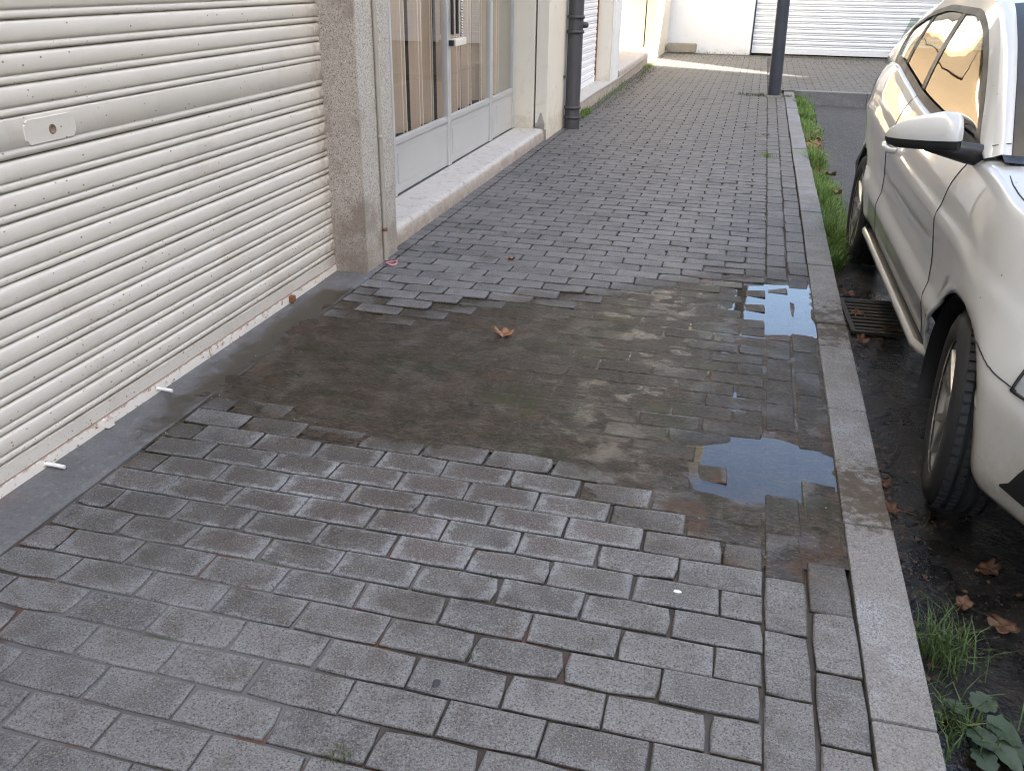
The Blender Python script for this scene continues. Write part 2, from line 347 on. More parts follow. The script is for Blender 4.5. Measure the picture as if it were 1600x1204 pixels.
def leafy(name, a, b, tr=.3, sc=30):
    t = NT(name); oi = t.n('ObjectInfo').outputs['Random']; isl = t.n('NewGeometry').outputs['Random Per Island']
    r = t.math('FRACT', t.math('ADD', oi, isl))
    c = t.mix(r, a, b); c = t.mix(t.ss(t.noise(sc, 3), .45, .7, 0, .4), c, tuple(q*.55 for q in a))
    MAT[name] = t.set(col=c, rough=.6, sss=0)
leafy('grass', (.075, .16, .02), (.2, .3, .06))
leafy('weed_grass', (.03, .065, .012), (.085, .13, .03))
leafy('dry_grass', (.26, .19, .09), (.36, .28, .15))
leafy('dry_leaf', (.2, .085, .035), (.32, .17, .08))
leafy('dry_leaf_wet', (.1, .036, .014), (.16, .065, .026))
leafy('dry_leaf_dark', (.045, .018, .008), (.085, .036, .016))
leafy('weed_leaf', (.022, .042, .022), (.04, .065, .036))
leafy('moss', (.05, .07, .015), (.1, .11, .03))

# ------------------------------------------------------------------ mesh helpers
def tag(o, label=None, cat=None, group=None, kind=None):
    if label: o['label'] = label
    if cat: o['category'] = cat
    if group: o['group'] = group
    if kind: o['kind'] = kind
    return o
def empty(name, loc=(0, 0, 0), rz=0):
    o = bpy.data.objects.new(name, None); COL.objects.link(o); o.location = loc; o.rotation_euler = (0, 0, rz); o.empty_display_size = .1; return o
class MB:
    def __init__(s): s.v = []; s.f = []; s.sm = []
    def add(s, vs, fs, smooth=False):
        b = len(s.v); s.v += [tuple(v) for v in vs]; s.f += [tuple(i+b for i in f) for f in fs]; s.sm += [smooth]*len(fs); return s
    def box(s, a, b, bev=0):
        x0, y0, z0 = (min(a[i], b[i]) for i in range(3)); x1, y1, z1 = (max(a[i], b[i]) for i in range(3))
        if bev <= 0:
            vs = [(x0, y0, z0), (x1, y0, z0), (x1, y1, z0), (x0, y1, z0), (x0, y0, z1), (x1, y0, z1), (x1, y1, z1), (x0, y1, z1)]
            return s.add(vs, [(0, 3, 2, 1), (4, 5, 6, 7), (0, 1, 5, 4), (1, 2, 6, 5), (2, 3, 7, 6), (3, 0, 4, 7)])
        bm = bmesh.new(); bmesh.ops.create_cube(bm, size=1)
        for v in bm.verts: v.co = Vector(((x0+x1)/2+v.co.x*(x1-x0), (y0+y1)/2+v.co.y*(y1-y0), (z0+z1)/2+v.co.z*(z1-z0)))
        bmesh.ops.bevel(bm, geom=list(bm.edges), offset=bev, segments=2, affect='EDGES', profile=.6)
        bm.verts.index_update(); s.add([v.co.copy() for v in bm.verts], [[v.index for v in f.verts] for f in bm.faces]); bm.free(); return s
    def prism(s, poly, z0, z1):          # poly: (x,y) counter-clockwise
        n = len(poly); vs = [(x, y, z0) for x, y in poly]+[(x, y, z1) for x, y in poly]
        fs = [tuple(range(n-1, -1, -1)), tuple(range(n, 2*n))]+[(i, (i+1) % n, (i+1) % n+n, i+n) for i in range(n)]
        return s.add(vs, fs)
    def grid(s, rows, smooth=True, flip=False, closed=False):
        nr, nc = len(rows), len(rows[0]); vs = [p for r in rows for p in r]; fs = []
        for i in range(nr-1):
            for j in range(nc if closed else nc-1):
                k = (j+1) % nc; f = (i*nc+j, i*nc+k, (i+1)*nc+k, (i+1)*nc+j); fs.append(f[::-1] if flip else f)
        return s.add(vs, fs, smooth)
    def tube(s, pts, r, n=10, cap=True):
        pts = [Vector(p) for p in pts]; rows = []; rr = r if isinstance(r, (list, tuple)) else [r]*len(pts); prev = None
        for i, p in enumerate(pts):
            d = (pts[min(i+1, len(pts)-1)]-pts[max(i-1, 0)]).normalized()
            a = prev-d*prev.dot(d) if prev is not None else (Vector((0, 0, 1)) if abs(d.z) < .9 else Vector((1, 0, 0))).cross(d)
            a.normalize(); prev = a; b = d.cross(a)
            rows.append([p+(a*math.cos(t)+b*math.sin(t))*rr[i] for t in [2*math.pi*k/n for k in range(n)]])
        s.grid(rows, True, False, True)
        if cap:
            s.add(rows[0], [tuple(range(n-1, -1, -1))]); s.add(rows[-1], [tuple(range(n))])
        return s
    def lathe(s, prof, n=32, axis='z', c=(0, 0, 0)):   # prof: (r, h)
        rows = []
        for r, h in prof:
            row = []
            for k in range(n):
                t = 2*math.pi*k/n; a, b = r*math.cos(t), r*math.sin(t)
                p = (a, b, h) if axis == 'z' else ((h, a, b) if axis == 'x' else (a, h, b))
                row.append((p[0]+c[0], p[1]+c[1], p[2]+c[2]))
            rows.append(row)
        return s.grid(rows, True, False, True)
    def mesh(s, name, mat):
        me = bpy.data.meshes.new(name); me.from_pydata(s.v, [], s.f)
        me.polygons.foreach_set('use_smooth', s.sm)
        me.materials.append(MAT[mat]); me.update(); return me
    def build(s, name, mat, parent=None, recalc=False):
        me = s.mesh(name, mat)
        if recalc:
            bm = bmesh.new(); bm.from_mesh(me); bmesh.ops.remove_doubles(bm, verts=bm.verts, dist=1e-5); bmesh.ops.recalc_face_normals(bm, faces=bm.faces); bm.to_mesh(me); bm.free()
        return link(name, me, parent)
def link(name, me, parent=None, loc=None, rot=None):
    o = bpy.data.objects.new(name, me); COL.objects.link(o)
    if parent is not None: o.parent = parent
    if loc is not None: o.location = loc
    if rot is not None: o.rotation_euler = rot
    return o
def nz(x, y, z=0, s=1): return noise.noise(Vector((x*s, y*s, z*s)))
def sst(a, b, x):
    t = min(1, max(0, (x-a)/(b-a))); return t*t*(3-2*t)
def lerp_tab(tab, x):
    if x <= tab[0][0]: return tab[0][1]
    for (a, u), (b, v) in zip(tab, tab[1:]):
        if x <= b:
            return u+(v-u)*(x-a)/(b-a)
    return tab[-1][1]
def cr(tab, x):                                        # smooth (Catmull-Rom like, Hermite) table
    n = len(tab)
    if x <= tab[0][0]: return tab[0][1]
    if x >= tab[-1][0]: return tab[-1][1]
    for i in range(n-1):
        if x <= tab[i+1][0]:
            x0, y0 = tab[i]; x1, y1 = tab[i+1]; h = x1-x0
            sl = (y1-y0)/h
            ml = (y0-tab[i-1][1])/(x0-tab[i-1][0]) if i > 0 else sl
            mr = (tab[i+2][1]-y1)/(tab[i+2][0]-x1) if i < n-2 else sl
            d0 = 0 if ml*sl <= 0 else 2*ml*sl/(ml+sl); d1 = 0 if mr*sl <= 0 else 2*mr*sl/(mr+sl)
            if i == 0: d0 = sl
            if i == n-2: d1 = sl
            t = (x-x0)/h
            return (2*t**3-3*t*t+1)*y0+(t**3-2*t*t+t)*h*d0+(-2*t**3+3*t*t)*y1+(t**3-t*t)*h*d1

# ------------------------------------------------------------------ ground relief: the settled, flooded strip
WET = [(-1.909, .571), (-1.97, .996), (-1.99, 1.439), (-2.014, 1.975), (-1.9, 2.113), (-1.667, 1.80), (-1.461, 1.86), (-1.19, 2.08), (-.831, 2.29), (-.428, 2.60), (-.051, 2.9), (.21, 2.9), (.21, 1.43), (.21, .767),
       (.205, .53), (-.022, .50), (-.193, .60), (-.425, .75), (-.633, .83), (-.849, .875), (-1.08, .82), (-1.351, .832), (-1.586, .888), (-1.854, .932), (-1.889, .759)]
POND1 = [(-.14, 2.74), (.21, 2.86), (.21, 2.14), (-.02, 2.12), (-.12, 2.3)]
POND2 = [(-.24, 1.05), (-.1, 1.13), (.04, 1.16), (.2, 1.08), (.205, .9), (.12, .81), (-.05, .76), (-.2, .78)]
def sdf(poly, x, y):                                   # positive inside
    ins = False; dm = 1e9; n = len(poly)
    for i in range(n):
        x0, y0 = poly[i]; x1, y1 = poly[(i+1) % n]
        ex, ey = x1-x0, y1-y0; t = max(0, min(1, ((x-x0)*ex+(y-y0)*ey)/(ex*ex+ey*ey)))
        dm = min(dm, math.hypot(x-x0-t*ex, y-y0-t*ey))
        if (y0 > y) != (y1 > y) and x < (x1-x0)*(y-y0)/(y1-y0)+x0: ins = not ins
    return dm if ins else -dm
WLEV = -.0088
def H(x, y):
    if y > 4 or y < -.6: return .004+.003*nz(x, y, 1, .9)
    d = sdf(WET, x, y)+.05*nz(x, y, 3, 3.5)
    h = .004-.0096*sst(-.27, .12, d)-.0008*sst(.1, .5, d)
    h += .0012*nz(x, y, 5, 1.6)
    if d > -.1:
        h -= .0085*sst(-.05, .08, sdf(POND1, x, y)+.03*nz(x, y, 2, 6))
        h -= .0085*sst(-.05, .06, sdf(POND2, x, y)+.025*nz(x, y, 8, 7))
    return h

# ------------------------------------------------------------------ street and pavement
ROADZ = -.14
def sheet(name, x0, x1, y0, y1, z, mat):
    return tag(MB().add([(x0, y0, z), (x1, y0, z), (x1, y1, z), (x0, y1, z)], [(0, 1, 2, 3)]).build(name, mat), kind='structure')
m = MB(); xs = [-300, -60, .2]+[.2+.1*i for i in range(1, 41)]+[8, 20, 60, 300]; ys = [-300, -60, -5]+[-2+.1*i for i in range(0, 135)]+[14, 30, 60, 300]
m.grid([[(x, y, ROADZ-.01+(.012*nz(x, y, 0, 1.2)+.006*nz(x, y, 4, 5) if 0 < x < 5 and -3 < y < 12 else 0)) for x in xs] for y in ys])
tag(m.build('road', 'asphalt'), 'dark wet asphalt of the parking bay and street', kind='structure')

PW = .205
pav_ys = [-1.4+.05*i for i in range(0, 110)]+[4.2+.4*i for i in range(0, 33)]
pav_xs = [-2.02+.05*i for i in range(45)]
pav = MB().grid([[(x, y, H(x, y)-.0105+.0058*math.exp(-((x+1.3)/.55)**2-((y+.2)/.7)**2)+.001*nz(x, y, 2, 6)) for x in pav_xs] for y in pav_ys]).build('pavement', 'joint_sand')
tag(pav, 'grey block pavement running along the shop fronts to the far wall', kind='structure')

def brick_mesh(name, lx, ly, seed, ch=.0034, hh=.05):
    r = random.Random(seed); a, b = lx/2, ly/2; j = lambda s=.0012: r.uniform(-s, s)
    worn = [abs(r.gauss(0, .0022))+(.006 if r.random() < .12 else 0) for _ in range(4)]
    def ring(ins, z, js):
        pts = []; nonlocal_c = iter(worn)
        for sx, sy in ((-1, -1), (0, -1), (1, -1), (1, 0), (1, 1), (0, 1), (-1, 1), (-1, 0)):
            cx = (ins*.6+next(nonlocal_c)*(1 if z > -.02 else .3)) if sx and sy else ins
            pts.append((sx*(a-cx)+j(js), sy*(b-cx)+j(js), z+j(.0003)))
        return pts
    vs = ring(.0, -hh, .0004)+ring(0, -ch*1.1, .0012)+ring(ch, -ch*.25, .0012)+ring(ch*2.2, 0, .0008)
    fs = []
    for k in range(3):
        for i in range(8): i2 = (i+1) % 8; fs.append((k*8+i, k*8+i2, k*8+8+i2, k*8+8+i))
    fs.append(tuple(range(24, 32)))
    return vs, fs
VAR = {}
for kind, (lx, ly) in dict(full=(.2005, .0968), half=(.098, .0968), border=(.0968, .1995)).items():
    VAR[kind] = []
    for i in range(12):
        vs, fs = brick_mesh(kind, lx, ly, i*17+len(kind)*101)
        VAR[kind].append((vs, fs, MB().add(vs, fs).mesh('paver_'+kind, 'paver')))
def brick_pose(x, y, wx, wy, r):
    e = .04
    z = H(x, y)+r.gauss(0, .0006)
    tx = (H(x, y+e)-H(x, y-e))/(2*e)+r.gauss(0, .0032); ty = -(H(x+e, y)-H(x-e, y))/(2*e)+r.gauss(0, .0022)
    return Vector((x+r.gauss(0, .0012), y+r.gauss(0, .0008), z)), (tx, ty, r.gauss(0, .0035))
r0 = .603*PW; bricks = []
jmin, jmax = -12, 161
rr = random.Random(3)
for j in range(jmin, jmax):
    y = r0+.5*PW*j-.25*PW
    half = (j % 2 == 0)
    x = 0.0; cols = []
    if half: cols.append((-PW/4, 'half')); x = -PW/2
    while x > -1.78:
        if x-PW >= -1.86: cols.append((x-PW/2, 'full')); x -= PW
        else: cols.append((x-PW/4, 'half')); x -= PW/2
    if y > 2.42: cols.append((-9.25*PW-.001, 'half'))
    for cx, kd in cols: bricks.append((cx, y, kd))
# the pavement widens behind the parking bay
for j in range(100, jmax):
    y = r0+.5*PW*j-.25*PW
    if y > 11.15:
        for k in range(0, 22): bricks.append((PW/2+PW*k+(PW/2 if j % 2 else 0), y, 'full'))
def camdist(x, y): return (Vector((x, y, 0))-CAM).length
def inview(x, y):
    v = Vector((x, y, 0))-CAM; d = v.dot(fw)
    return d > .2 and abs(v.dot(rt2)/d) < .62 and -.47 < v.dot(up2)/d < .6
near = sorted([b for b in bricks if inview(b[0], b[1])], key=lambda b: camdist(b[0], b[1]) + (.3 if b[2] == 'half' else 0))[:300]
nearset = set(near); mf = MB()
for b in bricks:
    cx, cy, kd = b; vr = VAR[kd][rr.randrange(12)]; loc, rot = brick_pose(cx, cy, 0, 0, rr)
    flip = math.pi if rr.random() < .5 else 0
    if b in nearset: link('paver', vr[2], pav, loc, (rot[0], rot[1], rot[2]+flip))
    else:
        mt = Matrix.Translation(loc) @ Matrix.Rotation(rot[2]+flip, 4, 'Z') @ Matrix.Rotation(rot[1], 4, 'Y') @ Matrix.Rotation(rot[0], 4, 'X')
        mf.add([mt @ Vector(v) for v in vr[0]], vr[1])
tag(mf.build('paver_field', 'paver', pav), kind='stuff')
for c in range(2):
    for n in range(-5, 54):
        y = (n+.5)*PW+(0 if c == 0 else .1); x = PW*.25+c*PW*.5
        if y > 10.85: continue
        loc, rot = brick_pose(x, y, 0, 0, rr)
        link('border_paver', VAR['border'][rr.randrange(12)][2], pav, loc, (rot[0]*.5, rot[1], rot[2]*.6+(math.pi if rr.random() < .5 else 0)))
# bedding of the wider part behind the bay
sheet('pavement_bed', .21, 4.8, 11.1, 17.2, -.004, 'joint_sand')

# kerb of granite stones
kerb = MB().box((.214, -2, -.3), (.325, 11, -.03)).build('kerb', 'concrete'); tag(kerb, 'granite kerb between the pavement and the parked car', kind='structure')
kj = [-1.45, -.74, -.01, .715, 1.44, 2.3, 3.17, 3.75, 4.35, 5.1, 5.87, 6.7, 7.6, 8.5, 9.4, 10.3, 11.03]
for a, b in zip(kj, kj[1:]):
    mm = MB().box((0, .003, -.17), (.125, b-a-.003, 0), .006)
    link('kerb_stone', mm.mesh('kerb_stone', 'kerb_granite'), kerb, (.2095+rr.uniform(-.002, .002), a, .003+rr.uniform(-.002, .002)), (rr.uniform(-.002, .002), rr.uniform(-.01, .01), rr.uniform(-.002, .002)))
kerb2 = MB().box((.34, 11.02, -.3), (4.8, 11.12, -.03)).build('cross_kerb', 'concrete'); tag(kerb2, 'granite kerb closing the far end of the parking bay', kind='structure')
for i in range(5):
    mm = MB().box((.003, 0, -.17), (.887, .125, .02), .006)
    link('kerb_stone', mm.mesh('kerb_stone', 'kerb_granite'), kerb2, (.34+.89*i, 11.0, .002), (0, 0, rr.uniform(-.004, .004)))

# cement strip along the shop fronts
ms = MB(); rows = []
for y in [-1.4+.06*i for i in range(0, 65)]:
    rows.append([(x, y, H(x, y)+(.0 if x > -1.9 else .0008)+.0012*nz(x, y, 0, 9)+(-.012 if x > -1.853 else 0)) for x in (-1.852, -1.858, -1.88, -1.91, -1.95, -2.0, -2.06, -2.12)])
tag(ms.grid(rows, True, True).build('cement_strip', 'concrete'), 'narrow cement strip between paving blocks and the shutter', kind='structure')
ms = MB(); ms.grid([[(x, y, .002+.003*nz(x, y, 0, 4)) for x in (-1.95, -1.97, -2.1, -2.4)] for y in [2.4+.3*i for i in range(50)]], True, True)
tag(ms.build('wall_footing', 'concrete'), 'cement footing strip where the paving meets the facades', kind='structure')

# silt left by the water, and the water itself
ms = MB(); sx = [-2.06+.0125*i for i in range(183)]; sy = [.4+.0125*i for i in range(207)]
idx = {}; vs = []; fs = []
dens = {}
for iy, y in enumerate(sy):
    for ix, x in enumerate(sx):
        d = sdf(WET, x, y)+.05*nz(x, y, 3, 3.5)
        if d < -.06: continue
        left = 1-sst(-1.4, -.7, x)                          # thick silt on the left, thin film to the right
        lo = sst(.35, .0, y-.78-.12*nz(x, y, 6, 2))            # silt along the lower shore
        t = -.0008+.0027*left*sst(0, .28, d)+.0016*lo*sst(0, .06, d)+.0024*nz(x*.6, y, 9, 7)+.0015*nz(x*.7, y, 4, 24)-.0009*sst(-.35, 0, x)-.0012*sst(.02, -.06, d)
        idx[ix, iy] = len(vs); vs.append((x, y, H(x, y)+t))
for (ix, iy), k in idx.items():
    q = [idx.get(p) for p in ((ix, iy), (ix+1, iy), (ix+1, iy+1), (ix, iy+1))]
    if None not in q: fs.append(tuple(q))
tag(MB().add(vs, fs, True).build('silt', 'mud'), 'brown silt and algae left by standing water over the paving', 'silt', kind='stuff')
vs = []; fs = []; idx = {}
for iy in range(0, 64):
    for ix in range(0, 58):
        x, y = -2.03+.04*ix, .42+.04*iy
        if x > .215 or sdf(WET, x, y) < -.05: continue
        idx[ix, iy] = len(vs); vs.append((x, y, WLEV))
for (ix, iy) in list(idx):
    q = [idx.get(p) for p in ((ix, iy), (ix+1, iy), (ix+1, iy+1), (ix, iy+1))]
    if None not in q: fs.append(tuple(q))
tag(MB().add(vs, fs).build('puddle', 'water'), 'shallow puddle lying across the sunken paving', kind='structure')

# ------------------------------------------------------------------ near roller shutter
SHX = -2.05; PITCH_S = .0782
def slat_profile():
    # (depth towards the street, z from the slat's top downwards): groove, large roll, small bead
    pr = [(-.006, 0), (-.006, -.0015), (.0, -.003)]
    for k in range(9):
        a = math.pi*k/8; pr.append((.001+.0072*math.sin(a)**.8, -.004-.05*(1-math.cos(a))/2))
    pr.append((.0, -.0555))
    for k in range(6):
        a = math.pi*k/5; pr.append((.001+.0042*math.sin(a), -.0565-.019*(1-math.cos(a))/2))
    pr += [(.0, -.0765), (-.006, -.0772)]
    return pr
def roller(name, x, y0, y1, zs, nx, mats, parent_kw):
    root = empty(name, (x, y0, 0))
    return root
sh = empty('roller_shutter', (SHX, 0, 0)); tag(sh, 'large off-white roller shutter with lock plate at left of the photo', 'roller shutter')
pr = slat_profile(); Y0, Y1 = -3.0, 2.365
yy = [Y0+(Y1-Y0)*i/6 for i in range(7)]
slat_me = MB().grid([[(d, y, z) for d, z in pr] for y in yy], True, False).mesh('slat', 'shutter_paint')
band_top = .974; band_bot = .868
z = band_bot
for i in range(10): link('slat', slat_me, sh, (random.uniform(-.002, .002), 0, z-i*PITCH_S+random.uniform(-.0008, .0008)), (random.uniform(-.0006, .0006), random.uniform(-.02, .02), random.uniform(-.0008, .0008)))
for i in range(1, 22): link('slat', slat_me, sh, (random.uniform(-.001, .001), 0, band_top+i*PITCH_S), (0, 0, random.uniform(-.0004, .0004)))
bp = [(-.006, band_top), (.004, band_top-.002), (.005, band_top-.006), (.005, .897), (.003, .895), (.0065, .889), (.007, .881), (.003, .873), (-.006, .8695)]
MB().grid([[(d, y, z) for d, z in bp] for y in yy], True).build('lock_band', 'shutter_paint', sh)
# bottom: flat panel and rusty angle bar
zb = band_bot-10*PITCH_S
MB().grid([[(d, y, z) for d, z in [(-.006, zb-.001), (.006, zb-.003), (.006, .040), (-.004, .0385)]] for y in yy], False).build('bottom_panel', 'shutter_paint', sh)
MB().grid([[(d, y, z) for d, z in [(-.006, .0372), (.008, .037), (.0095, .034), (.0095, .001), (.008, -.001), (-.03, -.001)]] for y in yy], False).build('bottom_bar', 'rusty_paint', sh)
MB().box((-.024, -2.5, -.02), (-.004, 2.3, -.0015)).build('bottom_seal', 'red_seal', sh)
pl = []
for sx, sz in ((1, 1), (-1, 1), (-1, -1), (1, -1)):          # lock plate with scalloped corners
    q = [(.100, .020), (.094, .0225), (.0915, .027), (.088, .0325), (.083, .034), (.045, .034)]
    if sx*sz < 0: q = q[::-1]
    pl += [(sx*x, sz*z) for x, z in q]
def plate(d0, d1, sc): return [[(d0, .648+x*sc, .928+z*sc) for x, z in pl], [(d1, .648+x*sc*.97, .928+z*sc*.95) for x, z in pl]]
mp = MB(); rws = plate(.0045, .0085, 1); mp.grid(rws, False, True, True); mp.add(rws[1], [tuple(range(24))[::-1]])
lp = mp.build('lock_plate', 'shutter_paint', sh, recalc=True)
mk_ = MB(); mk_.lathe([(.0001, .0088), (.0105, .0089), (.011, .0095), (.0118, .0105), (.0128, .0105), (.0138, .0086)], 20, 'x', (0, .652, .926)); mk_.build('keyhole', 'wood_frame', lp)
for y, lz, ln in ((.36, .018, .062), (.9, .018, .055)):
    MB().tube([(.004, y, lz), (ln*.55, y+.002, lz-.001), (ln+.01, y+.004, lz-.004)], .0062, 10).build('bolt', 'rusty_paint', sh)
for y in (.63, 1.87):
    MB().box((.006, y-.014, .006), (.03, y+.014, .034), .003).build('bolt_sleeve', 'rusty_paint' if y < 1 else 'rust', sh)
MB().box((-.03, Y1-.006, -.002), (.006, Y1+.0, 2.6)).build('guide_rail', 'rust', sh)

# ------------------------------------------------------------------ granite pillar and conduit
gp = empty('granite_pillar', (-1.95, 2.55, 0)); tag(gp, 'speckled granite pillar between the near shutter and the glass doors', 'pillar')
o = MB().box((-.16, -.205, -.03), (.072, -.19, 3.2), .001).build('side_slab', 'granite_brown', gp)
MB().box((-.12, -.188, -.03), (.07, .2, 3.2), .003).build('front_slab', 'granite_pale', gp)
cd = empty('conduit', (-1.868, 2.56, 0)); tag(cd, 'thin beige conduit pipe clipped to the granite pillar', 'pipe')
MB().tube([(0, .0, .012), (.001, .001, .4), (-.001, 0, .9), (0, 0, 3.1)], .0105, 12).build('pipe', 'conduit', cd)
for z in (.17, .62, 1.5): MB().lathe([(.0108, z-.009), (.013, z-.008), (.013, z+.008), (.0108, z+.009)], 12).build('clip', 'rust' if z < .3 else 'conduit', cd)
pts = [(.02+.026*math.cos(a), -.02+.03*math.sin(a), .006+.004*math.sin(2*a)) for a in [2*math.pi*k/14 for k in range(14)]]
ps = MB().tube(pts+[pts[0]], .0045, 8).build('plastic_ring', 'pink_plastic'); ps.location = (-1.845, 2.55, .004); tag(ps, 'small pink plastic ring lying at the foot of the conduit', 'litter')

# ------------------------------------------------------------------ doorstep and glass doors
def rough_step(name, x0, x1, y0, y1, h, mat, ny=90, amp=.012, seed=0):
    rows = []
    for i in range(ny+1):
        y = y0+(y1-y0)*i/ny
        e = amp*(.5+nz(y, seed, 0, 5))+amp*.7*nz(y, seed, 7, 19); e2 = amp*nz(y, seed, 3, 11)
        rows.append([(x1+.004*nz(y, 1, 0, 8), y, -.03), (x1+e2*.5, y, h*.3), (x1-.002+e2*.3, y, h*.72-e*.5), (x1-.012-e*.8, y, h*.95-e*.2), (x1-.03-e, y, h-.001),
                     (x1-.09, y, h+.0015*nz(y, 3, 1, 6)), ((x0+x1)/2, y, h+.001*nz(y, 4, 1, 6)), (x0, y, h)])
    mm = MB().grid(rows, True, True)
    mm.add(rows[0], [tuple(range(8))]); mm.add(rows[-1], [tuple(range(7, -1, -1))])
    mm.add([rows[0][0], rows[0][-1], (x0, y0, -.03)], [(0, 1, 2)])
    return mm.build(name, mat)
st = rough_step('doorstep', -2.26, -1.915, 2.765, 6.44, .1, 'step_stone'); tag(st, 'long worn pale stone doorstep in front of the glass doors', 'doorstep')

DX = -2.2
dr = empty('glass_door', (DX, 4.9, .1)); tag(dr, 'grey aluminium shopfront doors with glass over solid kick panels', 'door')
def leaf(y0, y1, hinge):
    lf = MB()
    y0 -= 4.9; y1 -= 4.9; f = .035
    for a, b, z0, z1 in ((y0+.004, y0+f, .002, 2.35), (y1-f, y1-.004, .002, 2.35)): lf.box((-.022, a, z0), (.018, b, z1), .003)
    lf.box((-.02, y0+f, .30), (.012, y1-f, .335), .003); lf.box((-.02, y0+f, 2.28), (.012, y1-f, 2.35), .003)
    lo = lf.build('door_leaf', 'door_metal', dr)
    MB().box((-.014, y0+f, .004), (.004, y1-f, .3), .003).build('kick_panel', 'door_metal', lo)
    MB().box((.0045, y0+f+.05, .06), (.007, y1-f-.05, .245), .002).build('panel_inset', 'door_metal', lo)
    MB().add([(-.003, y0+f, .335), (-.003, y1-f, .335), (-.003, y1-f, 2.28), (-.003, y0+f, 2.28)], [(0, 1, 2, 3)]).build('pane', 'door_glass', lo)
    return lo
leaf(2.82, 3.5, 0); l1 = leaf(3.5, 4.55, 0); l2 = leaf(4.55, 5.6, 0); l3 = leaf(5.6, 6.32, 0)
MB().box((-.03, -2.1, -.003), (.02, 1.45, .0015)).build('threshold', 'door_seam', dr)
MB().box((-.028, -.352, 0), (-.023, -.348, 2.35)).build('door_gap', 'door_seam', dr)
MB().box((.005, 5.78-4.9, .11), (.009, 5.9-4.9, .25), .001).build('vent_grille', 'door_metal', l3)
MB().tube([(.035, 4.575-4.9, .86), (.035, 4.575-4.9, 1.3)], .011, 10).build('pull_handle', 'black_metal', l2)
MB().tube([(.035, 4.68-4.9, .86), (.035, 4.68-4.9, 1.3)], .011, 10).build('pull_handle', 'black_metal', l2)
MB().box((.012, 4.59-4.9, .785), (.055, 4.83-4.9, .83), .005).build('lock_box', 'ivory_plastic', l2)
MB().box((.012, 4.545-4.9, .79), (.05, 4.575-4.9, .825), .004).build('lock_cylinder', 'black_metal', l2)
chain = MB()
for k in range(26): chain.lathe([(.0005, -.006), (.008, -.005), (.008, .005), (.0005, .006)], 8, 'z', (.03, 4.80-4.9, .84+.017*k))
chain.build('chain', 'chrome', l2)
# vertical blinds behind the glass
vb = empty('vertical_blind', (DX-.12, 4.9, .1)); tag(vb, 'beige vertical strip blind hanging behind the glass doors', 'blind')
rb = random.Random(5); ysl = []
y = 2.9
while y < 6.25:
    ysl += [(y, rb.uniform(.3, .5)), (y+.062+rb.uniform(-.01, .01), rb.uniform(.28, .5))]
    y += .25+rb.uniform(-.03, .05)
for y, a in ysl:
    wd = .088; hgt = .30+rb.uniform(-.015, .012)
    c_, s_ = math.cos(a)*wd/2, math.sin(a)*wd/2
    q = [(-s_, y-c_-4.9), (0.004, y-4.9), (s_, y+c_-4.9)]
    sl_ = MB().grid([[(x, yy_, hgt) for x, yy_ in q], [(x, yy_, 2.3) for x, yy_ in q]], False).build('slat', 'blind_fabric', vb)
    MB().box((s_-.003, y+c_-4.9-.005, hgt-.012), (s_+.002, y+c_-4.9+.003, 2.3)).build('edge_strip', 'blind_edge', sl_)
MB().box((-.02, -2.0, 2.3), (.02, 1.4, 2.34)).build('head_rail', 'door_metal', vb)
sr = MB()
sr.box((-4.5, 2.8, .09), (-2.36, 6.3, .1)); sr.box((-4.55, 2.8, .09), (-4.5, 6.3, 2.6)); sr.box((-4.5, 2.75, .09), (-2.36, 2.8, 2.6)); sr.box((-4.5, 6.3, .09), (-2.36, 6.35, 2.6)); sr.box((-4.5, 2.8, 2.55), (-2.36, 6.3, 2.6))
shop = sr.build('shop_interior', 'dark_interior'); tag(shop, kind='structure')

# ------------------------------------------------------------------ the building carrying these fronts
bl = empty('building', (-2.1, 4, 0)); tag(bl, 'cream plastered building with shop fronts along the left of the pavement', 'building')
def wp(name, a, b, mat='plaster_cream', bev=.004, parent=bl):
    return MB().box(tuple(a[i]-(-2.1, 4, 0)[i] for i in range(3)), tuple(b[i]-(-2.1, 4, 0)[i] for i in range(3)), bev).build(name, mat, parent)
wp('wall', (-2.6, -9, 2.63), (-1.9, 7.28, 9.6))
wp('wall', (-2.6, -9, -.1), (-1.92, -3.02, 2.627))
wp('wall', (-4.6, -3.0, -.1), (-2.4, 2.34, 2.62), 'dark_interior')
# pier: two plastered blocks with an open joint
wp('pier', (-2.5, 6.365, .0), (-2.018, 6.9, 2.627)); wp('pier', (-2.003, 6.362, -.02), (-1.90, 7.28, 2.627))
wp('joint_filler', (-2.03, 6.40, 0), (-1.99, 6.5, 2.62), 'door_seam', 0)
# crumbled mortar at the pier's foot
mm = MB()
rows = []
for i in range(9):
    x = -1.999+.085*i/8; hh = .05+.10*math.exp(-((i-4.6)/2.2)**2)+.012*nz(i, 3)
    rows.append([(x+2.1, 2.356-.002*nz(i, 1, 0, 2), .09), (x+2.1, 2.354-.004*(1+nz(i, 2)), .09+hh*.5), (x+2.1, 2.359, .09+hh)])
mm.grid(rows, True, True).build('mortar_patch', 'mortar', bl)
mm = MB(); mm.box((.13, 2.352, -.01), (.203, 2.358, .095)); mm.build('mortar_patch', 'mortar', bl)
